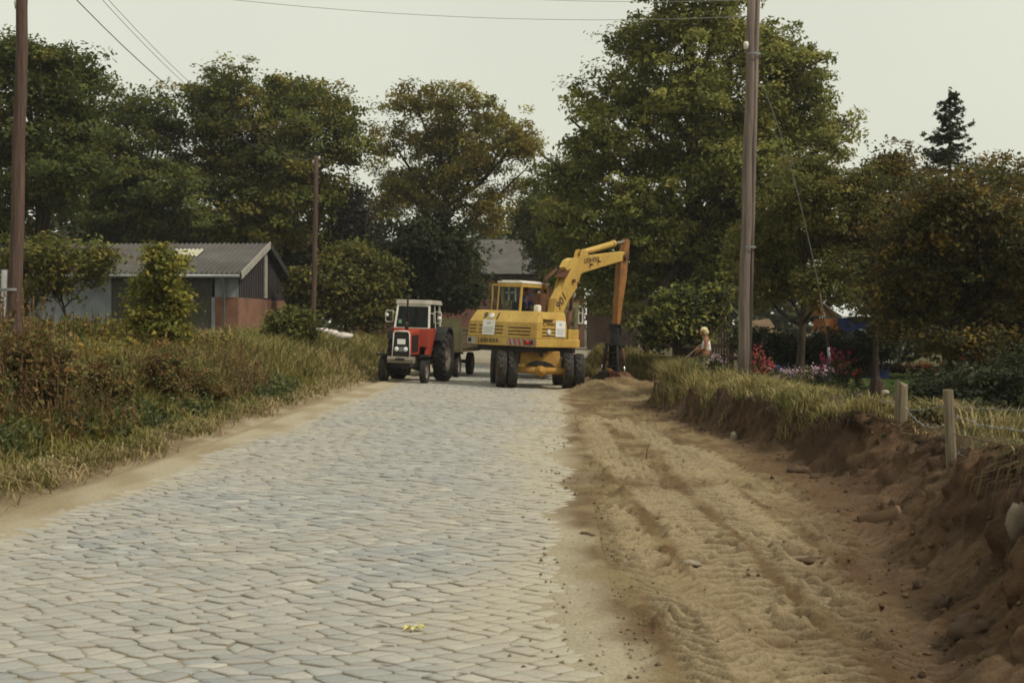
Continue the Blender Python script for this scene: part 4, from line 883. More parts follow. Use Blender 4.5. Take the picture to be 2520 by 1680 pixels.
def wire(label, a, b, sag, r, m=None, name="overhead_wire", cat="wire", group="overhead wires", n=24):
    a, b = Vector(a), Vector(b); pts = [a.lerp(b, i / n) - Vector((0, 0, sag * 4 * (i / n) * (1 - i / n))) for i in range(n + 1)]
    mb = MB(); mb.tube([p - a for p in pts], r, 5); o = mb.build(name, m or M['cable'], Mx=Matrix.Translation(a)); tag(o, label, cat, group); return o
wire("thick lone wire running from the left pole down to the pole by the shed", lt + Vector((.05, 0, .25)), mt + Vector((0, 0, -.1)), 1.0, .009, M['chassis'])
wire("upper of two parallel thin wires right of the thick one", W(165, -115, 22), W(800, 378, 55), .95, .005, M['chassis'])
wire("lower of two parallel thin wires right of the thick one", W(150, -115, 22), W(790, 384, 55), .95, .005, M['chassis'])
wire("lower of two faint wires crossing the sky to the tall right pole", W(110, -60, 22), W(1845, 40, 26), .30, .0045)
wire("upper of two faint wires crossing the top of the sky", W(230, -115, 22), W(1850, 0, 26), .28, .0045)
wire("sagging guy wire slanting from the tall right pole to the garden", W(1876, 210, 29), W(2018, 722, 31.5), -.42, .009, M['cable'], "guy_wire", "guy wire", None)
def guy():
    a, b = W(2018, 722, 31.5), W(2046, 905, 32); root = empty("guy_anchor", Matrix.Translation(b)); tag(root, "slim anchor rod with pale lower sleeve under the guy wire", "anchor rod")
    m = MB(); m.tube([a - b, (a - b) * .28], .022, 6); m.build("rod", M['browntile'], root); m = MB(); m.tube([(a - b) * .28, Vector((0, 0, -.3))], .035, 8); m.build("sleeve", M['pipe'], root)
guy()
# rail fence and fence posts
def post(label, px, pyt, Y, zb, w, lean=(0, 0), m='post', taper=.9, name="fence_post", ragged=0, group="fence posts on the right bank"):
    t = W(px, pyt, Y); b = Vector((t.x - lean[0], Y - lean[1], zb)); h = (t.z - zb); n = 8; mb = MB(); rr = random.Random(int(px)); prof = []
    for i in range(9):
        k = i / 8; c = Vector((lean[0] * k, lean[1] * k, h * k)); ww = w / 2 * (1 + (taper - 1) * k)
        for j in range(n):
            a = 2 * math.pi * j / n + .39; q = 1.08 + .08 * (rr.random() - .5); zz = ragged * (rr.random() - .5) if i == 8 else 0
            prof.append(c + Vector((math.cos(a) * ww * q, math.sin(a) * ww * q, zz)))
    f = [(i * n + j, i * n + (j + 1) % n, (i + 1) * n + (j + 1) % n, (i + 1) * n + j) for i in range(8) for j in range(n)] + [tuple(range(64, 72)), tuple(reversed(range(8)))]
    mb.add(prof, f); o = mb.build(name, M[m], Mx=Matrix.Translation(b), bevel=.006); tag(o, label, "post", group); return t
p1 = post("pale squared fence post standing alone on the dug slope", 2333, 958, 12.5, .10, .092, (-.05, 0), 'post', .92)
p2 = post("short frayed brown fence post beside the black stump", 2220, 940, 15.6, .40, .15, (.02, 0), 'post', .8, ragged=.12)
p3 = post("black rotten leaning stump with a jagged top, behind the frayed post", 2158, 932, 16.6, .42, .36, (.04, 0), 'postdark', .35, "rotten_stump", .16)
one("ball", (0, 0, 0), (.05, .05, .03), 10, 7, jit=.2, seed=3).build("pale_fungus", M['stone'], Mx=Matrix.Translation(W(2178, 965, 16.45))); tag(bpy.data.objects["pale_fungus"], "pale rounded bracket on the side of the black stump", "fungus")
FW = dict(m=M['wire'], name="fence_wire", cat="fence wire", group="fence wires", n=16)
def fw(label, a, b, sag, r=.004, kink=0, rusty=False):
    a, b = Vector(a), Vector(b); rr = random.Random(label); n = 18
    pts = [a.lerp(b, i / n) - Vector((0, 0, sag * 4 * (i / n) * (1 - i / n))) + Vector((0, 0, kink * (rr.random() - .5) if 0 < i < n else 0)) for i in range(n + 1)]
    mb = MB(); mb.tube([p - a for p in pts], r, 5)
    for i in range(1, n, 2):
        q = pts[i] - a; mb.tube([q + Vector((-.008, 0, -.018)), q + Vector((.008, 0, .018))], r * .7, 4)
    o = mb.build("fence_wire", M['rust'] if rusty else M['wire'], Mx=Matrix.Translation(a)); tag(o, label, "fence wire", "fence wires")
fw("kinked bright wire from the lone post out to the right edge", W(2347, 1024, 12.45), W(2560, 1060, 9.6), .03, .005, .02)
fw("top thin wire from the lone post to the right edge", W(2347, 1000, 12.45), W(2560, 1009, 9.8), .01, .0025, .008)
fw("rusty middle wire from the lone post to the right edge", W(2347, 1068, 12.45), W(2560, 1108, 9.7), .01, .004, .01, True)
fw("slack bright wire hanging between the frayed post and the lone post", W(2228, 1000, 15.5), W(2325, 1045, 12.5), .10, .005, .02)
fw("upper thin wire between the frayed post and the lone post", W(2230, 1008, 15.5), W(2325, 996, 12.5), .02, .003, .01)
fw("short wire looped between the black stump and the frayed post", W(2140, 978, 16.3), W(2215, 985, 15.6), .03, .004, .04)
fw("bottom wire low on the lone post running to the right edge", W(2350, 1112, 12.45), W(2560, 1200, 8.6), .02, .0035, .015)

def rail_fence():
    b = W(1590, 905, 46); root = empty("rail_fence", Matrix.Translation(b)); tag(root, "dark wooden rail fence behind the grab, below the big ash", "fence"); I = Matrix.Translation(-b)
    for px in (1592, 1660, 1800, 1880, 1960):
        p = W(px, 900, 46); one("box", (p.x, 46, .5), (.14, .12, 1.3)).build("post", M['orangewall'] if px < 1600 else M['fencewood'], root, Mx=I)
    for z in (.55, .95): one("box", (W(1790, 800, 45.9).x, 45.9, z), (5.6, .05, .13)).build("rail", M['fencewood'], root, Mx=I)
rail_fence()
def board_fence():
    a, b = W(1716, 776, 50).x, W(1800, 776, 50).x; root = empty("board_fence", T3(a, 50, .1)); tag(root, "dark brown upright board fence behind the woman", "fence"); I = T3(-a, -50, -.1); m = MB(); n = 12
    for i in range(n): x = a + (b - a) * (i + .5) / n; m.box((x, 50 + .02 * (i % 2), 1.0), ((b - a) / n - .02, .03, 1.85))
    m.build("boards", M['fencewood'], root, Mx=I); 
    for z in (.5, 1.5): one("box", ((a + b) / 2, 50.08, z), (b - a, .06, .1)).build("rail", M['fencewood'], root, Mx=I)
board_fence()
def coop():
    Y = 47; a, b = W(1840, 790, Y).x, W(1915, 790, Y).x; root = empty("low_hut", T3(a, Y, .1)); tag(root, "low brown-roofed hut with its sunlit roof edge painted as a strip behind the garden", "hut"); I = T3(-a, -Y, -.1)
    one("box", ((a + b) / 2, Y + 1, .65), (b - a, 1.9, 1.1)).build("wall", M['fencewood'], root, Mx=I)
    m = MB(); m.hexa([(a - .1, Y - .15, 1.2), (b + .1, Y - .15, 1.2), (b + .1, Y + 2.2, 1.2), (a - .1, Y + 2.2, 1.2)], [(a + .05, Y + .7, 1.72), (b - .15, Y + .9, 1.82), (b - .2, Y + 1.2, 1.82), (a + .1, Y + 1.2, 1.72)]); m.build("roof", M['browntile'], root, Mx=I)
    one("box", ((a + b) / 2, Y - .17, 1.24), (b - a + .25, .04, .09)).build("sunlit_eave", M['yellowold'], root, Mx=I)  # orange strip, the sunlit roof edge put into its colour
coop()
def garden_shed():
    Y = 43; a, b = W(2024, 780, Y).x, W(2190, 780, Y).x; root = empty("garden_shed", T3(a, Y, .1)); tag(root, "garden shed with pale roof, blue wall and orange gable, behind the plum trees", "shed"); I = T3(-a, -Y, -.1); ze = 1.65 + 18 / 3500 * Y
    one("box", ((a + .5 + b) / 2, Y + 1.2, ze / 2 - .02), (b - a - .5, 2.2, ze - .06)).build("wall", M['bluewall'], root, Mx=I)
    one("box", (a + .25, Y + .9, ze / 2 - .02), (.42, 1.7, ze - .08)).build("corner_boards", M['orangewall'], root, Mx=I)
    one("prism", [(Y - .2, ze + .04), (Y + 2.4, ze + .04), (Y + 1.2, ze + .55)], a + .0, a + .06, 'x').build("gable", M['orangewall'], root, Mx=I)
    m = MB(); m.hexa([(a - .05 + .6, Y - .3, ze), (b + .2, Y - .3, ze), (b + .2, Y + 2.6, ze), (a + .55, Y + 2.6, ze)], [(a + .12, Y + 1.1, ze + .48), (b + .1, Y + 1.1, ze + .48), (b + .1, Y + 1.3, ze + .48), (a + .12, Y + 1.3, ze + .48)]); m.build("roof", M['whiteroof'], root, Mx=I)
    one("box", (a + .42, Y - .05, ze * .55), (.2, .2, 1.1)).build("door_post", M['orangewall'], root, Mx=I)
garden_shed()
def car():
    Y = 44; c = W(2040, 880, Y); root = empty("parked_car", T3(c.x, Y, .1)); root.rotation_euler = (0, 0, R(70)); tag(root, "pale car behind the garden, only its windscreen showing", "car")
    m = MB(); m.prism([(-1.95, .35), (1.95, .35), (2.0, .7), (1.2, .85), (-1.8, .88), (-2.0, .7)], -.78, .78, 'x'); m.build("body", M['carpaint'], root, .05)
    m = MB(); m.prism([(-1.45, .88), (.75, .86), (.2, 1.34), (-1.15, 1.36)], -.66, .66, 'x'); cb = m.build("cabin", M['glassdark'], root, .04)
    m = MB(); m.box((0, -.5, 1.37), (1.2, 1.3, .05))
    for s in (-1, 1): m.tube([(s * .67, .78, .87), (s * .62, .2, 1.35)], .045, 6); m.tube([(s * .67, -1.45, .87), (s * .62, -1.15, 1.35)], .045, 6)
    m.build("roof", M['carpaint'], root)
    for s in (-1, 1):
        for y in (-1.2, 1.25):
            m = MB(); m.lathe([(0, -.09), (.31, -.09), (.32, 0), (.31, .09), (0, .09)], 20, (s * .70, y, .32)); w = m.build("wheel", M['rubberd'], root)
car()
def barrel(label, px, py, Y, m):
    c = W(px, py, Y); z = .08; h = c.z + .25 - z; mb = MB(); r = .24; mb.lathe([(0, 0), (r * .95, 0), (r, .04), (r * 1.0, h * .33), (r * 1.05, h * .36), (r, h * .39), (r, h * .66), (r * 1.05, h * .69), (r, h * .72), (r * .95, h), (r * .85, h + .005), (r * .85, h - .04), (0, h - .04)], 18, axis='z')
    tag(mb.build("barrel", m, Mx=T3(c.x, Y, z)), label, "barrel", "blue barrels in the garden")
barrel("brighter blue barrel left of the apple trunk", 1910, 868, 40, M['bluepaint']); barrel("dark blue barrel close against the apple trunk", 1936, 866, 41, M['bluewall']); barrel("blue barrel behind the guy wire foot", 2028, 862, 40, M['bluepaint'])

# flowers
def flowers(label, px, py, Y, rx, rz, pal, nh, hs, name="flowering_plant", group=None, zb=None, fol=None):
    c = W(px, py, Y); z0 = Hs(c.x, Y) if zb is None else zb; b = Vector((c.x, Y, z0)); root = empty(name, Matrix.Translation(b)); tag(root, label, "flowers", group)
    h = c.z - z0; n = nh; hs = hs * .85; pal = [tuple(v * .72 for v in p) for p in pal]; P = rng.normal(size=(n, 3)) * np.array((rx, rx * .6, rz)) * .55 + np.array((0, 0, h)); V = []; C = []; pal = np.array(pal)
    k = np.repeat(np.arange(n), 9); pp = P[k] + rng.normal(size=(len(k), 3)) * hs * .5
    V = leaf_quads(pp, np.array((0, -.5, .7)) + rng.normal(size=pp.shape) * .5, hs * .75, .8); C = np.repeat((pal[rng.choice(len(pal), n)][k] * (.75 + .4 * rng.random((len(k), 1))))[:, None], 4, 1)
    link("blossoms", quads_mesh("blossoms", V, C, PETAL), root)
    nf = 260; Q = np.stack([rng.normal(size=nf) * rx * .6, rng.normal(size=nf) * rx * .4, (h + rz * .4) * rng.random(nf)], -1); fc = np.array(fol or [(.06, .07, .03), (.08, .085, .035), (.05, .055, .025)])
    V = leaf_quads(Q, np.array((0, 0, .4)) + rng.normal(size=Q.shape) * .6, .10, .4); C = np.repeat(fc[rng.choice(len(fc), nf)][:, None], 4, 1)
    sx = P[:, :2] * .5; w = .006; SV = np.stack([np.stack([sx[:, 0] - w, sx[:, 1], 0 * sx[:, 0] - .05], -1), np.stack([sx[:, 0] + w, sx[:, 1], 0 * sx[:, 0] - .05], -1), P + np.array((w, 0, 0)), P - np.array((w, 0, 0))], 1)
    V = np.concatenate([V, SV]); C = np.concatenate([C, np.repeat(np.tile(fc[:1], (n, 1))[:, None], 4, 1)])
    link("foliage", quads_mesh("foliage", V, C, LEAF), root)
REDP = [(.52, .09, .10), (.60, .14, .15), (.42, .06, .08)]; CRIM = [(.40, .035, .10), (.48, .06, .14), (.34, .03, .06)]; PINK = [(.62, .40, .52), (.68, .50, .58), (.55, .34, .48)]; ORA = [(.62, .16, .02), (.55, .10, .02), (.66, .24, .03)]; SCA = [(.60, .03, .02), (.5, .02, .015)]
flowers("coral red phlox directly right of the tall pole", 1862, 885, 27, .26, .20, REDP, 34, .075, zb=.2)
flowers("coral red phlox lower and further right of the tall pole", 1884, 910, 26.5, .22, .17, REDP, 26, .075, zb=.2)
flowers("crimson phlox under the guy wire foot", 2044, 885, 29, .24, .22, CRIM, 26, .075, zb=.1)
flowers("dusky crimson phlox right of the crimson one", 2078, 905, 28.5, .14, .16, [(.36, .06, .09), (.44, .12, .13)], 14, .06, zb=.1)
flowers("pale pink asters between the two groups of red phlox", 1942, 918, 26, .30, .09, PINK, 24, .05, zb=.2)
flowers("pale pink asters below the crimson phlox", 2016, 918, 26, .20, .14, PINK, 26, .055, zb=.2)
flowers("single loose pink asters by the black stump", 2112, 968, 19, .26, .12, PINK, 14, .04, zb=.35)
flowers("pale pink blossoms in front of the woman", 1757, 880, 27, .20, .07, PINK, 10, .05, zb=.2)
flowers("small scarlet flower head left of the lawn", 2110, 913, 28, .08, .08, SCA, 7, .06, zb=.1)
flowers("scarlet flowers in shade at the far right", 2345, 890, 30, .30, .12, [(.35, .02, .03), (.42, .03, .05)], 16, .06, zb=.1)  # darker scarlet petals, the shade painted into them
for i, (px, lab) in enumerate(((2195, "orange marigold clump at the left end of the flower row on the lawn"), (2225, "orange marigold clump second from the left behind the lawn"), (2258, "orange marigold clump third from the left behind the lawn"), (2287, "orange marigold clump at the right end of the row, reddest"))):
    flowers(lab, px, 905, 46, .30, .12, ORA if i < 3 else ORA + SCA, 30, .09, group="orange flowers behind the lawn", zb=.1)
flowers("lone cream flower in the grass left of the black stump", 2100, 1000, 18, .03, .03, [(.72, .68, .40)], 3, .05, zb=.5)

# ------------------------------------------------------------------ wheels
def tyre(R_, w, lug=0, nl=22, skew=.25, n=36):
    m = MB(); rc = R_ - lug; m.lathe([(R_ * .60, -w * .40), (R_ * .72, -w * .50), (R_ * .86, -w * .53), (rc * .965, -w * .48), (rc, -w * .36), (rc * 1.006, 0), (rc, w * .36), (rc * .965, w * .48), (R_ * .86, w * .53), (R_ * .72, w * .50), (R_ * .60, w * .40)], n)
    if lug:
        for k in range(nl):
            for s in (-1, 1):
                a0 = 2 * math.pi * (k + (.25 if s > 0 else -.25)) / nl; da = .17 * 2 * math.pi / nl; pts = []
                for (xx, off, rr) in ((s * -.02 * w, 0, R_), (s * .30 * w, skew * .6, R_), (s * .53 * w, skew, R_ * .955)):
                    for dd in (-da, da): pts.append((xx, a0 + off + dd, rr))
                V = []
                for xx, a, rr in pts: V.append((xx, rr * math.sin(a), rr * math.cos(a)))
                for xx, a, rr in pts: V.append((xx, (rr - lug * 1.3) * math.sin(a), (rr - lug * 1.3) * math.cos(a)))
                m.add(V, [(0, 1, 3, 2), (2, 3, 5, 4), (0, 2, 8, 6), (2, 4, 10, 8), (1, 7, 9, 3), (3, 9, 11, 5), (4, 5, 11, 10), (0, 6, 7, 1)])
    else:
        for x in (-.3, -.1, .1, .3): m.lathe([(rc, x * w - .02 * w * 2), (R_ * 1.008, x * w - .05 * w), (R_ * 1.008, x * w + .05 * w), (rc, x * w + .05 * w)], n)
    return m
def rim(R_, w, dish=.3):
    m = MB(); r = R_ * .62; m.lathe([(r, -w * .42), (r, -w * .36), (r * .86, -w * .28), (r * .82, -w * dish * .3), (r * .45, 0), (r * .30, -.02), (r * .30, -w * .30), (0, -w * .30)], 24); m.lathe([(r, w * .42), (r, w * .36), (r * .86, w * .28), (r * .82, w * dish * .3), (r * .45, .02), (r * .3, .03), (r * .3, w * .3), (0, w * .3)], 24)
    for k in range(8): a = k * math.pi / 4; m.lathe([(0, -w * .2), (.018, -w * .2), (.018, 0)], 6, (0, r * .6 * math.cos(a), r * .6 * math.sin(a)))
    return m
def wheel(parent, c, R_, w, lug, nl, tm, rm, skew=.25, yaw=0, spin=0.0):
    e = tyre(R_, w, lug, nl, skew); o = e.build("wheel", tm, parent, Mx=Matrix.Translation(c) @ Matrix.Rotation(yaw, 4, 'Z') @ Matrix.Rotation(spin, 4, 'X')); o.name = "wheel"
    rim(R_, w).build("rim", rm, o); return o

# ------------------------------------------------------------------ people
def person(label, loc, yaw, J, E, Rr, headc, hair='hair', top='blouse', legs='trousers', scale=1.0, topj=None, hats=None, hands=()):
    root = empty("person", Matrix.Translation(loc) @ Matrix.Rotation(yaw, 4, 'Z')); tag(root, label, "person")
    names = list(J); idx = {n: i for i, n in enumerate(names)}
    me = skin_mesh("body", [J[n] for n in names], [(idx[a], idx[b]) for a, b in E], [Rr[n] for n in names], 2, idx['pelvis'], M['skin']); link("body", me, root)
    # head: skull, jaw, nose, ears, eyes as one mesh sunk into the neck
    h = MB(); hx, hy, hz = headc; h.ball((hx, hy, hz), (.088, .074, .108), 16, 12); h.ball((hx + .035, hy, hz - .055), (.055, .05, .055), 12, 8); h.add([(hx + .080, hy - .012, hz - .03), (hx + .080, hy + .012, hz - .03), (hx + .108, hy, hz - .03), (hx + .083, hy, hz + .02)], [(0, 2, 3), (2, 1, 3), (0, 1, 2)])
    for s in (-1, 1): h.ball((hx - .005, hy + s * .075, hz - .01), (.02, .012, .03), 8, 6)
    hd = h.build("head", M['skin'], root)
    for s in (-1, 1): ey = MB(); ey.ball((hx + .078, hy + s * .03, hz + .012), (.010, .014, .008), 8, 6); ey.build("eye", M['black'], hd)
    mo = MB(); mo.box((hx + .086, hy, hz - .062), (.012, .045, .010)); mo.build("mouth", M['redstripe'], hd)
    return root, idx
def garment(root, name, joints, edges, rads, m, sub=2): link(name, skin_mesh(name, joints, edges, rads, sub, 0, m), root)
def hand(root, c, d, up, s=1):
    """palm and five bent fingers closing round something held along d"""
    c, d, up = Vector(c), Vector(d).normalized(), Vector(up).normalized(); sd = d.cross(up).normalized(); m = MB(); m.ball(c, (.03, .032, .042), 10, 8)
    for k, L in enumerate((.062, .072, .068, .054)):
        b = c + d * (.030 - .020 * k) + sd * .025; m.tube([b, b + sd * L * .45 + up * .004, b + sd * L * .6 - up * L * .4, b + sd * L * .25 - up * L * .65], [.0095, .009, .0085, .007], 6)
    b = c + d * .035 - sd * .01; m.tube([b, b + d * .025 - up * .02, b + d * .03 + sd * .02 - up * .04], [.011, .010, .008], 6); m.build("hand", M['skin'], root)

def woman():
    p = W(1738, 800, 29); gz = Hs(p.x, 29); loc = Vector((p.x, 29, gz - .02)); gz0 = loc.z
    k = (W(1738, 808, 29).z - gz0) / 1.60
    root = None
    J = {'pelvis': (0, 0, .92), 'spine': (.0, 0, 1.06), 'chest': (-.01, 0, 1.23), 'neckb': (.0, 0, 1.36), 'neck': (.035, 0, 1.43),
         'shR': (-.01, .17, 1.31), 'elR': (.03, .21, 1.06), 'wrR': (.26, .16, 1.04), 'shL': (-.01, -.17, 1.31), 'elL': (.0, -.21, 1.05), 'wrL': (.23, -.10, .98),
         'hipR': (0, .09, .86), 'knR': (.04, .10, .47), 'anR': (.0, .11, .09), 'toR': (.13, .12, .03), 'hipL': (0, -.09, .86), 'knL': (.05, -.10, .47), 'anL': (.03, -.11, .09), 'toL': (.16, -.12, .03)}
    E = [('pelvis', 'spine'), ('spine', 'chest'), ('chest', 'neckb'), ('neckb', 'neck'), ('chest', 'shR'), ('shR', 'elR'), ('elR', 'wrR'), ('chest', 'shL'), ('shL', 'elL'), ('elL', 'wrL'), ('pelvis', 'hipR'), ('hipR', 'knR'), ('knR', 'anR'), ('anR', 'toR'), ('pelvis', 'hipL'), ('hipL', 'knL'), ('knL', 'anL'), ('anL', 'toL')]
    Rr = {'pelvis': .135, 'spine': .115, 'chest': .125, 'neckb': .06, 'neck': .048, 'shR': .06, 'elR': .042, 'wrR': .026, 'shL': .06, 'elL': .045, 'wrL': .028, 'hipR': .095, 'knR': .06, 'anR': .035, 'toR': .03, 'hipL': .095, 'knL': .06, 'anL': .035, 'toL': .03}
    root, ix = person("woman in a white sleeveless blouse with pale blonde hair hoeing her garden", loc, R(172), J, E, Rr, (.075, 0, 1.515))
    root.scale = (k, k, k)
    garment(root, "blouse", [(0, 0, .97), (.0, 0, 1.08), (-.01, 0, 1.24), (-.0, 0, 1.35), (-.01, .12, 1.315), (-.01, -.12, 1.315)], [(0, 1), (1, 2), (2, 3), (2, 4), (2, 5)], [.15, .135, .148, .075, .085, .085], M['blouse'])
    garment(root, "trousers", [(0, 0, .95), (0, .09, .84), (.04, .10, .47), (.0, .11, .12), (0, -.09, .84), (.05, -.10, .47), (.03, -.11, .12)], [(0, 1), (1, 2), (2, 3), (0, 4), (4, 5), (5, 6)], [.15, .11, .078, .06, .11, .078, .06], M['trousers'])
    h = MB(); h.ball((.052, 0, 1.555), (.104, .093, .086), 16, 10, jit=.12, seed=4); h.ball((.005, 0, 1.50), (.075, .088, .085), 14, 8, jit=.12, seed=5); h.build("hair", M['hair'], root)
    hand(root, (.275, .15, 1.035), (.75, -.25, -.6), (0, 0, 1)); hand(root, (.25, -.085, .965), (.75, .2, -.6), (0, 0, 1))
    # the hoe she holds
    Mw = root.matrix_world.copy(); Mw = Matrix.Translation(loc) @ Matrix.Rotation(R(172), 4, 'Z') @ Matrix.Scale(k, 4)
    a = Mw @ Vector((.10, .18, 1.19)); b = Mw @ Vector((1.22, .02, .24)); hoe = empty("garden_hoe", Matrix.Translation(b)); tag(hoe, "long-handled garden hoe held by the woman in the white blouse", "hoe")
    m = MB(); m.tube([a - b, Vector((0, 0, 0))], .015, 8); m.build("handle", M['post'], hoe)
    m = MB(); m.tube([(0, 0, 0), (-.05, 0, -.03), (-.06, 0, -.10)], .010, 6); m.box((-.065, 0, -.16), (.012, .16, .12)); m.build("blade", M['greysteel'], hoe)
woman()
def sitter(label, loc, yaw, shirt, hairm, reach=.38):
    J = {'pelvis': (0, 0, .10), 'spine': (0, 0, .24), 'chest': (.02, 0, .42), 'neckb': (.03, 0, .57), 'neck': (.05, 0, .64), 'shR': (.02, .20, .52), 'elR': (.12, .25, .27), 'wrR': (reach, .16, .34), 'shL': (.02, -.20, .52), 'elL': (.12, -.25, .27), 'wrL': (reach, -.16, .34),
         'hipR': (.02, .10, .08), 'knR': (.42, .13, .10), 'anR': (.48, .13, -.32), 'toR': (.62, .13, -.38), 'hipL': (.02, -.10, .08), 'knL': (.42, -.13, .10), 'anL': (.48, -.13, -.32), 'toL': (.62, -.13, -.38)}
    E = [('pelvis', 'spine'), ('spine', 'chest'), ('chest', 'neckb'), ('neckb', 'neck'), ('chest', 'shR'), ('shR', 'elR'), ('elR', 'wrR'), ('chest', 'shL'), ('shL', 'elL'), ('elL', 'wrL'), ('pelvis', 'hipR'), ('hipR', 'knR'), ('knR', 'anR'), ('anR', 'toR'), ('pelvis', 'hipL'), ('hipL', 'knL'), ('knL', 'anL'), ('anL', 'toL')]
    Rr = {n: r for n, r in zip(J, (.13, .125, .14, .065, .052, .07, .05, .03, .07, .05, .03, .10, .07, .045, .035, .10, .07, .045, .035))}
    root, _ = person(label, loc, yaw, J, E, Rr, (.075, 0, .74))
    garment(root, "shirt", [(0, 0, .12), (0, 0, .26), (.02, 0, .43), (.03, 0, .56), (.02, .18, .52), (.10, .245, .30), (.02, -.18, .52), (.10, -.245, .30), (.30, .18, .335), (.30, -.18, .335)], [(0, 1), (1, 2), (2, 3), (2, 4), (4, 5), (2, 6), (6, 7), (5, 8), (7, 9)], [.15, .15, .165, .08, .09, .068, .09, .068, .045, .045], shirt)
    garment(root, "trousers", [(0, 0, .10), (.03, .10, .08), (.42, .13, .10), (.47, .13, -.28), (.03, -.10, .08), (.42, -.13, .10), (.47, -.13, -.28)], [(0, 1), (1, 2), (2, 3), (0, 4), (4, 5), (5, 6)], [.14, .11, .085, .06, .11, .085, .06], M['darkcloth'])
    h = MB(); h.ball((.055, 0, .785), (.10, .088, .08), 14, 8, jit=.08, seed=6); h.ball((.015, 0, .745), (.075, .08, .085), 12, 8, jit=.08, seed=8); h.build("hair", hairm, root)
    for s in (-1, 1): hand(root, (reach + .02, s * .155, .345), (0, -s, .2), (1, 0, .3))
    return root

# ------------------------------------------------------------------ wheeled excavator
def excavator():
    gx, gy = -.60, 39.0; gz = -.055
    roll = Matrix.Rotation(R(2.35), 4, 'Y'); A = Matrix.Translation((gx, gy, gz)) @ roll
    root = empty("wheeled_excavator"); root.matrix_world = A @ Matrix.Rotation(R(6), 4, 'Z'); tag(root, "yellow wheeled excavator with its arm reaching right over the dug verge", "excavator")
    U = Matrix.Rotation(R(-35 - 6), 4, 'Z')                      # upper structure, turned to the right
    B = lambda m, name, mt, par=root, bev=0, **k: m.build(name, mt, par, bev, **k)
    # undercarriage
    m = MB(); m.hexa([(-.58, -1.32, .46), (.58, -1.32, .46), (.58, 1.45, .46), (-.58, 1.45, .46)], [(-.52, -1.22, 1.0), (.52, -1.22, 1.0), (.52, 1.3, 1.0), (-.52, 1.3, 1.0)]); und = B(m, "undercarriage", M['yellowmud'], bev=.03)
    m = MB(); m.prism([(-.38, .60), (-.30, .68), (-.12, .73), (.10, .73), (.28, .68), (.40, .60)], -1.345, -1.20, 'y'); m.build("axle_gap_shade", M['black'], und, .01)  # solid black arc, the dark of the gap put in as a part
    m = MB(); m.box((.02, -1.21, .90), (.10, .10, .14)); m.build("hose_block", M['black'], und)
    for y in (-1.25, 1.20):
        m = MB(); m.tube([(-.86, y - .10, .48), (-.30, y - .10, .475), (.30, y - .10, .475), (.86, y - .10, .48)], [.075, .095, .095, .075], 12); m.ball((0, y - .12, .46), (.17, .15, .15), 16, 12); m.lathe([(0, -.34), (.05, -.34), (.065, -.29), (.09, -.22), (.11, -.1)], 14, (0, y, .47), axis='y'); B(m, "axle", M['yellowmud'])
    for y in (-1.28, 1.12):
        for s in (-1, 1):
            for o_ in (.74, 1.03):
                wheel(root, (s * o_, y, .485), .487, .235, .030, 17, M['rubber'], M['yellowmud'], .34, 0, .1 * o_ + y)
    m = MB(); m.box((-.60, -1.38, .60), (.36, .05, .085)); st = B(m, "step", M['yellow'], bev=.01); m = MB(); m.box((-.73, -1.41, .60), (.09, .01, .085)); m.build("reflector", M['redstripe'], st)
    m = MB(); m.lathe([(0, .90), (.62, .90), (.64, .94), (.64, 1.03), (.58, 1.06), (0, 1.06)], 32, axis='z'); B(m, "slewing_ring", M['chassis'])
    # upper frame and hood
    def ub(m, name, mt, par=root, bev=0, label=None):
        m.v = [tuple(U @ Vector(p)) for p in m.v]; return m.build(name, mt, par, bev, label=label)
    xl, xr, yr, yf = -1.15, 1.15, -1.60, .42
    m = MB(); m.box((0, -.45, 1.02), (1.9, 1.9, .14)); m.box((.45, -.2, .93), (.9, 1.1, .16)); ub(m, "turntable_underside", M['chassis'])
    m = MB(); m.hexa([(xl, yr, 1.10), (xr, yr, 1.10), (xr, yf, 1.10), (xl, yf, 1.10)], [(xl, yr, 1.32), (xr, yr, 1.32), (xr, yf, 1.32), (xl, yf, 1.32)]); sill = ub(m, "counterweight", M['yellow'], bev=.025)
    m = MB(); m.hexa([(xl + .004, yr + .004, 1.322), (xr - .004, yr + .004, 1.322), (xr - .004, -.22, 1.322), (xl + .004, -.22, 1.322)], [(xl + .012, yr + .035, 1.72), (xr - .012, yr + .035, 1.72), (xr - .012, -.22, 1.72), (xl + .012, -.22, 1.72)])
    hood = ub(m, "engine_hood", M['yellow'], bev=.02)
    m = MB(); m.hexa([(xl + .012, yr + .035, 1.722), (xr - .012, yr + .035, 1.722), (xr - .012, -.225, 1.722), (xl + .012, -.225, 1.722)], [(xl + .09, yr + .25, 2.03), (xr - .09, yr + .25, 2.03), (xr - .09, -.225, 2.03), (xl + .09, -.225, 2.03)]); m.v = [tuple(U @ Vector(p)) for p in m.v]; m.build("hood_top", M['yellow'], hood, .02)
    m = MB(); m.box((-.25, .1, 1.25), (1.6, 1.2, .4)); m.box((.95, .15, 1.45), (.34, .5, .28)); ub(m, "front_deck", M['yellow'], bev=.02)
    # louvres
    for x0, x1, zs in ((-1.10, -.88, (1.43, 1.52, 1.61)), (-.78, .02, (1.43, 1.52, 1.61)), (.20, .92, (1.41, 1.50, 1.59))):
        m = MB()
        for z in zs: yy = yr + .004 + (z - 1.322) * .078; m.box(((x0 + x1) / 2, yy - .002, z), (x1 - x0, .012, .034))
        m.v = [tuple(U @ Vector(p)) for p in m.v]; m.build("louvre", M['brown'], hood)
    m = MB()
    for z in (1.40, 1.49, 1.58): m.box((xr - .004 - (z - 1.32) * .02 + .002, -1.05, z), (.012, .60, .034))
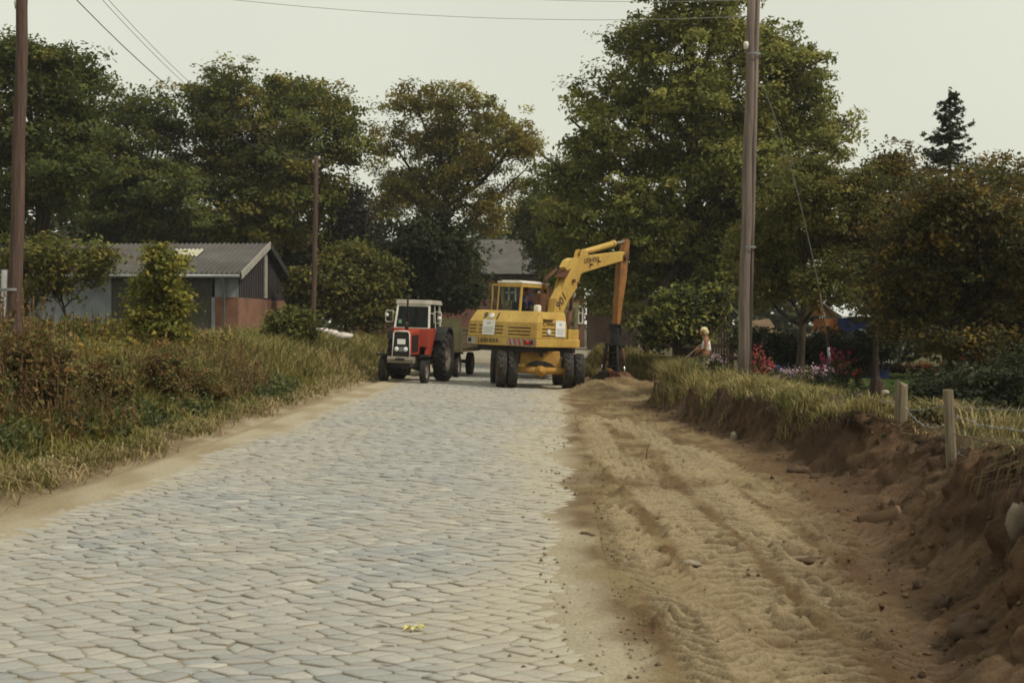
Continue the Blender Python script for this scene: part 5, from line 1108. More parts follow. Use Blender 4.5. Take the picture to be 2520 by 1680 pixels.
    m.box((xr - .005, -1.08, 1.90 - .07), (.10, .44, .02)); m.v = [tuple(U @ Vector(p)) for p in m.v]; m.build("louvre", M['brown'], hood)
    # faces for lettering: x along the face, z out of it
    def face(o, xd, zu): xd, zu = Vector(xd).normalized(), Vector(zu).normalized(); n = xd.cross(zu); return U @ Matrix(((xd.x, zu.x, n.x, o[0]), (xd.y, zu.y, n.y, o[1]), (xd.z, zu.z, n.z, o[2]), (0, 0, 0, 1)))
    REAR = lambda x, z, out=.0: face((x, yr + .004 + (z - 1.322) * .078 - out, z), (1, 0, 0), (0, .078, 1))
    TOP = lambda x, z, out=.0: face((x, yr + .035 + (z - 1.72) * .70 - out * .8, z + out * .55), (1, 0, 0), (0, .70, 1))
    SIDE = lambda y, z, out=.0: face((xr - .004 - (z - 1.32) * .02 + out, y, z), (0, 1, 0), (-.02, 0, 1))
    m = MB(); m.text("9", .29, TOP(-.66, 1.865, .014)); m.text("1", .29, TOP(-.24, 1.86, .014)); m.text("0", .25, TOP(-.455, 1.862, .010)); m.build("lettering", M['darkgrey'], hood)
    def disc(Mx, r, nm="round_badge"): m = MB(); m.lathe([(0, 0), (r, 0), (r, .012), (0, .012)], 24, axis='z', Mx=Mx); o = m.build(nm, M['sign'], hood); m = MB(); m.lathe([(r * .55, .0135), (r * .75, .0135)], 20, axis='z', Mx=Mx); m.box((0, 0, .0135), (r * .5, r * .16, .002), Mx=Mx); m.build("print", M['greytxt'], o); return o
    disc(TOP(-.45, 1.862, .018), .088); disc(SIDE(-1.06, 1.49, .012), .078)
    def board(Mx, w, h, seed):
        m = MB(); m.box((0, 0, .006), (w, h, .012), Mx=Mx); o = m.build("sign", M['sign'], sill)
        m = MB(); m.text("W", h * .30, Mx @ Matrix.Translation((0, h * .25, .014)), depth=.001); rr = random.Random(seed)
        for k in range(4):
            zz = -.02 * h - k * h * .11
            x = -w * .42
            while x < w * .40: L = w * (.05 + .08 * rr.random()); m.box((x + L / 2, zz, .0135), (min(L, w * .42 - x), h * .05, .002), Mx=Mx); x += L + w * .03
        m.build("print", M['greytxt'], o)
    board(REAR(-.45, 1.575, .012), .40, .40, 1); board(SIDE(-.55, 1.60, .012), .44, .42, 2)
    m = MB(); m.text("C", .16, SIDE(-1.28, 1.71, .004), depth=.002); rr = random.Random(5); y = -1.17
    while y < -.82: L = .02 + .03 * rr.random(); m.box((y + L / 2, 0, 0), (L, .05, .004), Mx=SIDE(0, 1.70, .003)); y += L + .014
    m.build("lettering", M['brown'], hood)
    # bottom strip: maker's name, striped board, lamps
    CW = lambda x, z, out=.002: face((x, yr - out, z), (1, 0, 0), (0, 0, 1))
    m = MB(); m.text("LIEBHERR", .165, CW(-.44, 1.215, .004), depth=.003); m.build("lettering", M['darkgrey'], sill)
    m = MB(); m.box((-1.00, 1.21, 0) if False else (-1.00, yr - .006, 1.21), (.30, .012, .18)); m.v = [tuple(U @ Vector(p)) for p in m.v]; l = m.build("number_plate", M['offwhite'], sill, .004); m = MB(); m.box((-1.06, yr - .014, 1.215), (.10, .02, .10)); m.v = [tuple(U @ Vector(p)) for p in m.v]; m.build("lamp", M['black'], l)
    m = MB(); m.box((.66, yr - .005, 1.215), (.94, .010, .18)); m.v = [tuple(U @ Vector(p)) for p in m.v]; st = m.build("striped_board", M['offwhite'], sill)
    m = MB()
    for k in range(4): x = .30 + k * .15; m.hexa([(x, yr - .013, 1.126), (x + .055, yr - .013, 1.126), (x + .055, yr - .010, 1.126), (x, yr - .010, 1.126)], [(x - .06, yr - .013, 1.304), (x - .005, yr - .013, 1.304), (x - .005, yr - .010, 1.304), (x - .06, yr - .010, 1.304)])
    m.box((1.10, yr - .012, 1.215), (.03, .005, .17)); m.v = [tuple(U @ Vector(p)) for p in m.v]; m.build("stripes", M['redstripe'], st)
    m = MB(); m.box((.92, yr - .03, 1.215), (.25, .05, .11)); m.v = [tuple(U @ Vector(p)) for p in m.v]; t = m.build("tail_lamp", M['chassis'], sill, .008); m = MB(); m.lathe([(.05, 0), (.045, -.022), (0, -.03)], 16, (.89, yr - .055, 1.215), axis='y'); m.box((.97, yr - .058, 1.215), (.04, .01, .08)); m.v = [tuple(U @ Vector(p)) for p in m.v]; m.build("lens", M['redlens'], t)
    # cab
    x0, x1, y0, y1, zb, zt = -1.15, -.33, -.38, 1.02, 1.45, 2.80; p = .055; cab = None
    m = MB(); m.box(((x0 + x1) / 2, (y0 + y1) / 2, 1.68), (x1 - x0, y1 - y0, .50)); cab = ub(m, "cab", M['yellow'], bev=.02)
    m = MB()
    for x, y, dx, dy in ((x0 + .03, y0 + .03, .0, .06), (x1 - .03, y0 + .03, 0, .06), (x0 + .03, y1 - .03, 0, -.10), (x1 - .03, y1 - .03, 0, -.10), (x1 - .03, .62, 0, 0)):
        w = p if y != .62 else .035
        m.hexa([(x - w / 2, y - w / 2, 1.92), (x + w / 2, y - w / 2, 1.92), (x + w / 2, y + w / 2, 1.92), (x - w / 2, y + w / 2, 1.92)], [(x - w / 2, y + dy - w / 2, zt), (x + w / 2, y + dy - w / 2, zt), (x + w / 2, y + dy + w / 2, zt), (x - w / 2, y + dy + w / 2, zt)])
    m.box(((x0 + x1) / 2, y0 + .09, zt - .05), (x1 - x0 - .004, .06, .105)); m.box((x1 - .03, .3, zt - .05), (.06, 1.26, .10)); m.box((x0 + .03, .3, zt - .05), (.06, 1.26, .10)); m.box(((x0 + x1) / 2, y1 - .13, zt - .05), (x1 - x0 - .004, .06, .10)); m.box((x1 - .028, .3, 1.96), (.05, 1.3, .08)); m.box(((x0 + x1) / 2, y0 + .032, 1.98), (x1 - x0 - .003, .058, .14))
    m.v = [tuple(U @ Vector(q)) for q in m.v]; m.build("frame", M['yellow'], cab, .008)
    m = MB(); m.hexa([(x0 + .055, y0 + .035, 2.05), (x1 - .055, y0 + .035, 2.05), (x1 - .055, y0 + .041, 2.05), (x0 + .055, y0 + .041, 2.05)], [(x0 + .055, y0 + .082, zt - .105), (x1 - .055, y0 + .082, zt - .105), (x1 - .055, y0 + .088, zt - .105), (x0 + .055, y0 + .088, zt - .105)]); m.v = [tuple(U @ Vector(q)) for q in m.v]; m.build("rear_window", M['glassmilky'], cab)
    m = MB()
    for a, b_ in (((x0 + .055, y0 + .028, 2.05), (x1 - .055, y0 + .028, 2.05)), ((x1 - .055, y0 + .028, 2.05), (x1 - .055, y0 + .078, zt - .105)), ((x1 - .055, y0 + .078, zt - .105), (x0 + .055, y0 + .078, zt - .105)), ((x0 + .055, y0 + .078, zt - .105), (x0 + .055, y0 + .028, 2.05))): m.tube([a, b_], .014, 6)
    m.v = [tuple(U @ Vector(q)) for q in m.v]; m.build("window_seal", M['chassis'], cab)
    m = MB(); m.box((x1 - .028, .80, 2.33), (.006, .34, .70)); m.v = [tuple(U @ Vector(q)) for q in m.v]; m.build("side_window", M['glass'], cab)
    m = MB(); m.hexa([(x0 + .06, y1 - .033, 1.95), (x1 - .06, y1 - .033, 1.95), (x1 - .06, y1 - .027, 1.95), (x0 + .06, y1 - .027, 1.95)], [(x0 + .06, y1 - .128, zt - .1), (x1 - .06, y1 - .128, zt - .1), (x1 - .06, y1 - .122, zt - .1), (x0 + .06, y1 - .122, zt - .1)]); m.v = [tuple(U @ Vector(q)) for q in m.v]; m.build("windscreen", M['glass'], cab)
    m = MB(); m.box(((x0 + x1) / 2, .30, zt + .025), (x1 - x0 + .03, 1.30, .05)); m.box(((x0 + x1) / 2 - .02, .22, zt + .065), (.62, 1.0, .03)); m.v = [tuple(U @ Vector(q)) for q in m.v]; m.build("roof", M['white'], cab, .012)
    # open door swung out to the left
    Dm = Matrix.Translation((x0 + .01, y0 + .35, 0)) @ Matrix.Rotation(R(172), 4, 'Z') @ Matrix.Scale(.80, 4, (1, 0, 0)); d = MB()
    for (c, s) in (((.02, 0, 2.15), (.045, .045, 1.25)), ((.60, 0, 2.15), (.045, .045, 1.25)), ((.31, 0, 2.755), (.6, .045, .045)), ((.31, 0, 1.60), (.6, .04, .12))): d.box(c, s)
    d.v = [tuple(U @ Dm @ Vector(q)) for q in d.v]; dr = d.build("door", M['yellow'], cab, .006); m = MB(); m.box((.31, 0, 2.20), (.54, .006, 1.06)); m.v = [tuple(U @ Dm @ Vector(q)) for q in m.v]; m.build("pane", M['glass'], dr)
    # wiper, mirror, seat inside
    m = MB(); m.tube([(-.98, y0 + .12, 2.62), (-.78, y0 + .16, 2.52), (-.80, y0 + .12, 2.14)], .018, 6); m.v = [tuple(U @ Vector(q)) for q in m.v]; m.build("wiper", M['orangewall'], cab)
    m = MB(); m.box((-.72, .10, 2.0), (.46, .10, .62)); m.box((-.72, .32, 1.80), (.48, .46, .14)); m.v = [tuple(U @ Vector(q)) for q in m.v]; m.build("seat", M['black'], cab, .03)
    m = MB(); m.box((x1 - .06, .55, 2.56), (.02, .10, .13)); m.v = [tuple(U @ Vector(q)) for q in m.v]; m.build("mirror", M['white'], cab, .01)
    # white canister beside boom foot
    m = MB(); m.box((.36, -.52, 2.12), (.17, .16, .20)); ub(m, "white_cover", M['white'], bev=.05)
    # boom (plane x = .25) : lower piece, elbow plates, upper piece
    bx = .25
    low = [(-.02, 1.25), (.18, 1.15), (.46, 1.42), (.62, 1.90), (.88, 2.32), (1.32, 2.76), (1.50, 3.16), (1.36, 3.30), (.92, 3.20), (.78, 2.95), (.60, 2.72), (.34, 2.42), (.27, 2.14), (.10, 1.55)]
    m = MB(); m.prism(low, bx - .12, bx + .12, 'x'); lo = ub(m, "boom", M['yellow'], bev=.018)
    up_ = [(.70, 3.30), (.86, 3.50), (1.06, 3.58), (1.46, 3.60), (1.56, 3.66), (3.70, 3.93), (3.80, 3.86), (3.78, 3.68), (1.62, 3.20), (1.25, 3.02), (.95, 3.12)]
    m = MB(); m.prism(up_, bx - .105, bx + .105, 'x'); upb = ub(m, "boom_arm", M['yellow'], bev=.018)
    for s in (-1, 1):
        m = MB(); m.prism([(.55, 2.62), (.70, 2.98), (.98, 3.32), (1.18, 3.36), (1.08, 3.12), (.86, 2.82)], bx + s * .122, bx + s * .146, 'x'); m.v = [tuple(U @ Vector(q)) for q in m.v]; m.build("elbow_plate", M['yellow'], lo)
        m = MB(); m.prism([(1.40, 3.58), (1.50, 3.82), (1.66, 3.86), (1.86, 3.70)], bx + s * .10 - .015, bx + s * .10 + .015, 'x'); m.v = [tuple(U @ Vector(q)) for q in m.v]; m.build("cylinder_bracket", M['yellow'], upb)
    for (y, z, r) in ((1.10, 2.95, .05), (1.35, 2.90, .035), (1.95, 3.45, .035), (2.35, 3.56, .03)):
        m = MB(); m.tube([(bx - .185, y, z), (bx + .185, y, z)], r, 12); m.v = [tuple(U @ Vector(q)) for q in m.v]; m.build("pin", M['rust'], lo if z < 3 else upb)
    # dark knuckle + hoses behind the boom foot
    m = MB(); m.prism([(.62, 3.02), (.74, 3.20), (.98, 3.28), (.95, 3.05)], bx - .17, bx + .145, 'x'); m.v = [tuple(U @ Vector(q)) for q in m.v]; m.build("knuckle_block", M['rust'], lo)
    m = MB()
    for k in range(5): dx = -.24 - .035 * k; m.tube([(bx + dx, .35 + .03 * k, 2.0), (bx + dx + .01, .15 + .03 * k, 2.5), (bx + dx + .05, .30, 2.95), (bx - .13, .66, 3.22 + .02 * k)], .011, 6)
    m.v = [tuple(U @ Vector(q)) for q in m.v]; m.build("hydraulic_hose", M['rust'], lo)
    m = MB(); m.tube([(bx - .02, 1.05, 1.40), (bx - .02, 1.22, 2.10)], .075, 12); m.tube([(bx - .02, 1.22, 2.10), (bx - .02, 1.34, 2.80)], .045, 10); m.v = [tuple(U @ Vector(q)) for q in m.v]; m.build("lift_cylinder", M['rust'], lo); m = MB(); m.box((bx - .30, .15, 2.30), (.24, .3, .50)); m.v = [tuple(U @ Vector(q)) for q in m.v]; m.build("valve_cover", M['rust'], lo)
    m = MB(); m.tube([(bx, 1.62, 3.76), (bx, 2.00, 3.84), (bx, 3.26, 4.13)], .085, 14); m.tube([(bx, 3.20, 4.115), (bx, 3.30, 4.14)], .10, 14); m.v = [tuple(U @ Vector(q)) for q in m.v]; sc = m.build("stick_cylinder", M['yellow'], upb); m = MB(); m.tube([(bx, 3.28, 4.135), (bx, 3.95, 4.24)], .042, 10); m.v = [tuple(U @ Vector(q)) for q in m.v]; m.build("rod", M['greysteel'], sc)
    # 901 on the boom, name on the arm (right-hand sides)
    def bside(y, z, ang, out=.122): c, s = math.cos(ang), math.sin(ang); return face((bx + out, y, z), (0, c, s), (0, -s, c))
    m = MB(); m.text("901", .36, bside(.585, 2.36, R(46)), depth=.004); m.build("lettering", M['darkgrey'], lo)
    m = MB(); m.text("LIEBHERR", .19, bside(2.02, 3.575, R(8), .107), depth=.003); m.build("lettering", M['brown'], upb)
    # stick
    stk = [(3.86, 4.32), (4.00, 4.30), (4.02, 4.10), (3.97, 3.75), (3.93, 3.1), (3.74, 2.2), (3.68, 1.72), (3.52, 1.72), (3.52, 2.4), (3.56, 3.0), (3.58, 3.62), (3.72, 3.90)]
    m = MB(); m.prism(stk, bx - .095, bx + .095, 'x'); sk = ub(m, "stick", M['yellowold'], bev=.018)
    m = MB(); m.tube([(bx - .19, 3.76, 3.78), (bx + .19, 3.76, 3.78)], .10, 14); m.v = [tuple(U @ Vector(q)) for q in m.v]; m.build("pivot_pin", M['rust'], sk)
    # grab
    gy_, g = 3.60, MB(); g.box((bx, gy_, 1.78), (.34, .34, .05)); g.box((bx, gy_, 1.62), (.23, .22, .30)); g.tube([(bx, gy_, 1.52), (bx, gy_, 1.22)], [.14, .16], 14); g.box((bx + .17, gy_, 1.62), (.08, .1, .2)); gr = ub(g, "grab_rotator", M['chassis'], bev=.01)
    f = MB()
    for s in (-1, 1):
        for t in (-1, 1): f.tube([(bx + s * .17, gy_ + t * .17, 1.22), (bx + s * .27, gy_ + t * .19, .34)], .045, 8)
    for s in (-1, 1): f.box((bx + s * .22, gy_, .75), (.05, .34, .06))
    f.box((bx, gy_, 1.20), (.46, .44, .07)); f.tube([(bx, gy_, 1.2), (bx, gy_, .45)], .065, 10); [f.box((bx + q * .13, gy_, .80), (.035, .22, .80)) for q in (-1, 1)]; [f.tube([(bx - .2, gy_ - .12, z), (bx + .2, gy_ - .12, z)], .03, 8) for z in (.55, .95)]; f.ball((bx, gy_ - .05, .40), (.15, .13, .12), 12, 8); f.box((bx, gy_, .36), (.5, .40, .08)); ub(f, "grab_frame", M['chassis'], bev=.006)
    for s in (-1, 1):
        f = MB(); f.tube([(bx + s * .30, gy_ - .06, 1.10), (bx + s * .37, gy_ - .06, .62)], .048, 10); cy = ub(f, "grab_cylinder", M['rust']); f = MB(); f.tube([(bx + s * .37, gy_ - .06, .62), (bx + s * .43, gy_ - .06, .30)], .026, 8); f.v = [tuple(U @ Vector(q)) for q in f.v]; f.build("rod", M['chrome'], cy)
        prof = [(s * .02, .42), (s * .30, .40), (s * .56, .22), (s * .52, .02), (s * .30, -.14), (s * .04, -.10)]
        f = MB(); pr = [(bx + a, z) for a, z in prof]; f.prism(pr, gy_ - .30, gy_ + .30, 'y'); ub(f, "clamshell_jaw", M['rust'] if s > 0 else M['chassis'], bev=.012)
    for q in (-1, 1):
        f = MB(); f.tube([(bx + q * .10, gy_ - .10, 1.75), (bx + q * .24, gy_ - .22, 1.55), (bx + q * .22, gy_ - .22, 1.25), (bx + q * .16, gy_ - .16, 1.0)], .018, 6); ub(f, "grab_hose", M['chassis'])
    f = MB(); f.ball((bx, gy_ - .24, .42), (.10, .06, .09), 10, 8); f.box((bx - .2, gy_ - .23, .36), (.10, .04, .12)); ub(f, "grab_pin_cover", M['yellowold'])
    # driver
    Mw = A @ Matrix.Rotation(R(-35), 4, 'Z'); loc = Mw @ Vector((-.62, .22, 1.92)); sitter("driver in a blue work shirt sitting in the yellow excavator cab", loc, R(55), M['blueshirt'], M['hairdark'])
excavator()

# ------------------------------------------------------------------ red tractor
def tractor():
    A = Matrix.Translation((-4.02, 39.5, .055)) @ Matrix.Rotation(R(1.9), 4, 'Y') @ Matrix.Rotation(R(172), 4, 'Z')
    root = empty("tractor"); root.matrix_world = A @ Matrix.Diagonal((.86, .93, .965, 1)); tag(root, "red farm tractor with white cab facing the camera on the left", "tractor"); B = lambda m, n, mt, par=root, bev=0: m.build(n, mt, par, bev)
    for s in (-1, 1):
        wheel(root, (s * .66, 1.02, .365), .368, .19, 0, 0, M['rubberd'], M['greysteel'])
        wheel(root, (s * .76, -1.0, .735), .735, .40, .045, 19, M['rubberd'], M['greysteel'], .30)
        m = MB(); m.box((s * .70, 1.02, .79), (.32, .50, .02)); m.box((s * .70, 1.27, .765), (.32, .02, .05)); m.tube([(s * .55, 1.02, .50), (s * .60, 1.02, .78)], .02, 6); B(m, "front_fender", M['chassis'])
    m = MB(); m.tube([(-.58, 1.02, .37), (0, 1.02, .50), (.58, 1.02, .37)], .06, 10); m.box((0, .95, .52), (.4, .5, .20)); B(m, "front_axle", M['chassis'])
    m = MB(); m.box((0, 0, .60), (.42, 2.0, .38)); m.tube([(-.7, -1, .73), (.7, -1, .73)], .13, 12); m.box((.0, -1.2, .75), (.5, .7, .45)); B(m, "chassis", M['chassis'], bev=.02)
    m = MB(); m.prism([(1.30, .56), (1.56, .56), (1.60, .66), (1.56, .74), (1.30, .74)], -.42, .42, 'x'); fb = B(m, "front_bumper", M['greysteel'], bev=.015); m = MB(); m.box((0, 1.605, .665), (.30, .02, .06)); m.build("slot", M['black'], fb)
    # hood with grille surround
    m = MB(); m.hexa([(-.29, .30, .78), (.29, .30, .78), (.265, 1.44, .78), (-.265, 1.44, .78)], [(-.30, .30, 1.52), (.30, .30, 1.52), (.255, 1.44, 1.43), (-.255, 1.44, 1.43)]); hood = B(m, "hood", M['red'], bev=.035)
    for s in (-1, 1):
        m = MB(); m.hexa([(s * .285, .52, .86), (s * .292, .52, .86), (s * .286, 1.22, .86), (s * .279, 1.22, .86)], [(s * .297, .52, 1.36), (s * .305, .52, 1.36), (s * .288, 1.22, 1.34), (s * .280, 1.22, 1.34)]); m.build("side_grille", M['black'], hood)
    # grille: frame is narrower at the top, leaning forward at the bottom
    q = [(-.285, .70), (-.255, 1.39), (-.20, 1.445), (.20, 1.445), (.255, 1.39), (.285, .70)]
    m = MB(); m.prism(q, 1.442, 1.475, 'y'); gr = B(m, "grille", M['black'], par=hood)
    m = MB()
    for i in range(5): a, b_ = q[i], q[i + 1]; m.tube([(a[0], 1.485, a[1]), (b_[0], 1.485, b_[1])], .017, 8)
    m.build("grille_frame", M['white'], hood)
    m = MB()
    for k in range(9): m.box((0, 1.478, .76 + k * .07), (.47, .008, .012))
    m.build("grille_bars", M['chassis'], hood)
    m = MB(); m.box((0, 1.487, 1.155), (.26, .012, .145)); m.build("number_plate", M['sign'], hood); m = MB(); m.box((0, 1.487, .945), (.14, .012, .145)); m.build("centre_badge", M['cladding'], hood)
    for s in (-1, 1):
        m = MB(); m.lathe([(.066, 0), (.066, .03), (.05, .04), (0, .046)], 18, (s * .145, 1.478, .945), axis='y'); m.build("headlight", M['lamp'], hood)
    m = MB(); m.tube([(.05, .72, 1.48), (.05, .72, 1.66), (.05, .70, 1.70)], [.055, .06, .04], 10); m.tube([(.05, .70, 1.68), (.05, .68, 2.38), (.05, .70, 2.42)], .030, 10); B(m, "exhaust_pipe", M['chassis'])
    # cowl and lower cab corners in red
    m = MB(); m.hexa([(-.56, .26, 1.0), (.56, .26, 1.0), (.56, .34, 1.0), (-.56, .34, 1.0)], [(-.60, .20, 1.55), (.60, .20, 1.55), (.60, .30, 1.55), (-.60, .30, 1.55)]); B(m, "cowl", M['red'], bev=.02)
    for s in (-1, 1):
        m = MB(); m.hexa([(s * .44, .10, .72), (s * .56, -.1, .72), (s * .56, .20, .72), (s * .44, .30, .72)], [(s * .52, .05, 1.54), (s * .70, -.2, 1.54), (s * .70, .18, 1.54), (s * .52, .28, 1.54)]); B(m, "cab_side_panel", M['red'], bev=.02)
        m = MB(); m.prism([(-1.62, 1.05), (-1.5, 1.42), (-1.2, 1.60), (-.70, 1.60), (-.38, 1.44), (-.25, 1.2), (-.32, 1.2), (-.42, 1.38), (-.72, 1.53), (-1.2, 1.53), (-1.45, 1.37), (-1.56, 1.05)], s * .54, s * .97, 'x'); B(m, "rear_fender", M['chassis'], bev=.01)
    # cab
    zt = 2.22; cw0, cw1 = .565, .515; cabroot = empty('cab'); cabroot.parent = root
    P = {}
    for s in (-1, 1):
        for nm, (y0, y1_) in (('f', (.27, .10)), ('r', (-1.25, -1.2)), ('b', (-.55, -.55))):
            w = .030 if nm != 'b' else .022; m = MB(); m.hexa([(s * cw0 - w, y0 - w, 1.50), (s * cw0 + w, y0 - w, 1.50), (s * cw0 + w, y0 + w, 1.50), (s * cw0 - w, y0 + w, 1.50)], [(s * cw1 - w, y1_ - w, zt), (s * cw1 + w, y1_ - w, zt), (s * cw1 + w, y1_ + w, zt), (s * cw1 - w, y1_ + w, zt)]); B(m, 'pillar', M['white'], cabroot, .006)
    m = MB(); m.box((0, .095, zt - .03), (1.03, .055, .06)); B(m, 'header', M['white'], cabroot, .006); m = MB(); m.box((0, .275, 1.53), (1.12, .05, .04)); B(m, 'window_sill', M['white'], cabroot, .006)
    m = MB(); m.hexa([(-.60, -1.35, zt), (.60, -1.35, zt), (.60, .16, zt), (-.60, .16, zt)], [(-.57, -1.30, zt + .13), (.57, -1.30, zt + .13), (.57, .10, zt + .13), (-.57, .10, zt + .13)]); B(m, "roof", M['offwhite'], bev=.025)
    m = MB(); m.hexa([(-.535, .262, 1.55), (.535, .262, 1.55), (.535, .268, 1.55), (-.535, .268, 1.55)], [(-.49, .105, zt - .06), (.49, .105, zt - .06), (.49, .111, zt - .06), (-.49, .111, zt - .06)]); ws = B(m, "windscreen", M['glassdark'])
    m = MB(); m.box((.40, .245, 1.72), (.10, .004, .11)); m.build("sticker", mat("green_sticker", (.22, .42, .24), .5), ws)
    for s in (-1, 1):
        m = MB(); m.hexa([(s * .565, -.52, 1.5), (s * .572, -.52, 1.5), (s * .572, .24, 1.5), (s * .565, .24, 1.5)], [(s * .515, -.52, zt), (s * .522, -.52, zt), (s * .522, .08, zt), (s * .515, .08, zt)]); B(m, "side_window", M['glassdark'])
    m = MB(); m.box((0, -1.2, 1.85), (1.0, .006, .68)); B(m, "rear_window", M['glassdark'])
    m = MB(); m.box((0, -1.22, 1.25), (1.1, .05, .6)); m.box((0, -.55, .98), (1.0, 1.4, .05)); B(m, "cab_floor", M['chassis'])
    m = MB(); m.box((0, -.78, 1.28), (.46, .44, .14)); m.box((0, -1.0, 1.52), (.46, .10, .46)); B(m, "seat", M['black'], bev=.03)
    m = MB(); m.lathe([(.17, -.012), (.19, 0), (.17, .012), (.15, 0), (.17, -.012)], 20, axis='z', Mx=Matrix.Translation((0, -.22, 1.60)) @ Matrix.Rotation(R(-25), 4, 'X')); m.tube([(0, -.22, 1.60), (0, .05, 1.2)], .02, 6); B(m, "steering_wheel", M['black'])
    for s in (-1, 1):
        c = Vector((s * .80, .12, 1.86)); m = MB(); w, h = (.12, .16); pts = [c + Vector((a * w, 0, b_ * h)) for a, b_ in ((-1, -1), (-1, 1), (.8, 1), (1, .8), (1, -.8), (.8, -1), (-1, -1))]
        if s < 0: pts = [c + Vector((-a * w, 0, b_ * h)) for a, b_ in ((-1, -1), (-1, 1), (.8, 1), (1, .8), (1, -.8), (.8, -1), (-1, -1))]
        m.tube(pts, .014, 6); m.tube([(s * .55, .15, 1.98), tuple(c + Vector((-s * w, 0, .1)))], .012, 6); mr = B(m, "mirror", M['white']); m = MB(); m.box(tuple(c + Vector((s * .045, -.012, .01))), (.12, .02, .22)); m.build("mirror_plate", M['black'] if s > 0 else M['greysteel'], mr, .01)
        m = MB(); m.lathe([(0, -.05), (.05, -.03), (.055, .02), (.05, .03), (0, .035)], 14, tuple(c + Vector((s * .07, .02, .03 if s > 0 else -.02))), axis='y'); m.build("work_lamp", M['lamp'], mr)
    loc = A @ Vector((0, -.74, 1.24)); sitter("tractor driver in dark clothes behind the windscreen", loc, R(172 + 90), M['darkcloth'], M['hairdark'], .5)
tractor()

def trailer(label, A, W_, L, zb, hf, hs, far=False):
    root = empty("farm_trailer"); root.matrix_world = A; tag(root, label, "trailer"); B = lambda m, n, mt, par=root, bev=0: m.build(n, mt, par, bev)
    fm = M['olive']; n = 4
    m = MB()
    for k in range(n): z = zb + (k + .5) * hf / n; m.box((0, L / 2 - .02 - .004 * (k % 2), z), (W_, .045, hf / n - .012))
    B(m, "front_board", fm)
    if far:
        m = MB(); m.box((0, L / 2 - .02, zb + hf + .06), (W_ + .06, .08, .10)); B(m, "top_rail", M['olivelight'])
    for s in (-1, 1):
        m = MB()
        if far:
            for k in range(n): z = zb + (k + .5) * hf / n; m.box((s * W_ / 2, 0, z), (.045, L - .1, hf / n - .05))
            B(m, "side_board", M['olivelight'])
        else:
            N = 26
            for k in range(N): m.box((s * W_ / 2, -L / 2 + (k + .5) * L / N, zb + hs / 2), (.04, L / N - .045, hs))
            m.box((s * (W_ / 2 + .03), 0, zb + hs - .04), (.03, L, .06)); m.box((s * (W_ / 2 + .03), 0, zb + .06), (.03, L, .06)); B(m, "side_board", M['slat'])
        for y in ((L / 2 - .03, 0, -L / 2 + .03)):
            m = MB(); m.box((s * (W_ / 2 + .03), y, zb + (hs if not far else hf) / 2), (.05, .07, (hs if not far else hf) + .06)); B(m, "stake", fm if not far else M['olivelight'])
    m = MB()
    if far:
        for k in range(4): m.box((0, -L / 2 + .02, zb + .13 + k * .285), (W_, .045, .15))
        m.box((0, -L / 2 + .0, zb + hs + .05), (W_ + .1, .09, .11))
        for x in (-W_ / 2, -W_ / 6, W_ / 6, W_ / 2): m.box((x, -L / 2 - .03, zb + hs / 2), (.07, .05, hs))
    else: m.box((0, -L / 2 + .02, zb + hs / 2), (W_, .045, hs))
    B(m, "tailboard", M['olivelight'] if far else M['slat'])
    m = MB(); m.box((0, 0, zb - .05), (W_, L, .08)); B(m, "bed", M['slat'])
    cm = M['chassis'] if not far else M['red']; m = MB()
    for s in (-1, 1): m.box((s * .38, 0, zb - .16), (.10, L - .1, .14))
    m.box((0, L / 2 - .75, .42), (W_ - .5, .10, .10)); m.box((0, -L / 2 + .75, .42), (W_ - .5, .10, .10)); m.tube([(0, L / 2 - .7, .45), (0, L / 2 + 1.0, .48)], .05, 8); m.box((0, L / 2 - .75, .56), (.9, .8, .10)); m.box((0, -L / 2 + .75, .56), (.9, .1, .3)); B(m, "drawbar_frame", cm)
    for s in (-1, 1):
        for y in (L / 2 - .75, -L / 2 + .75): wheel(root, (s * (W_ / 2 - .22), y, .36), .36, .19, 0, 0, M['rubberd'], M['greysteel'])
    if far:
        for s in (-1, 1):
            m = MB(); m.box((s * (W_ / 2 - .12), -L / 2 - .02, zb - .14), (.22, .06, .22)); f = B(m, "lamp_board", M['red']); m = MB(); m.lathe([(.05, 0), (.05, -.03), (0, -.04)], 14, (s * (W_ / 2 - .32), -L / 2 - .03, zb - .16), axis='y'); m.build("lamp", M['lamp'], f)
    return root
trailer("olive slatted farm trailer hitched behind the red tractor", Matrix.Translation((-3.72, 44.75, .05)) @ Matrix.Rotation(R(1.6), 4, 'Y') @ Matrix.Rotation(R(174), 4, 'Z'), 2.0, 4.0, .86, .92, .66)
trailer("pale olive tipping trailer standing in front of the yellow excavator", Matrix.Translation((-.55, 45.6, -.03)) @ Matrix.Rotation(R(1.6), 4, 'Y'), 2.2, 4.2, 1.15, 1.12, 1.12, True)

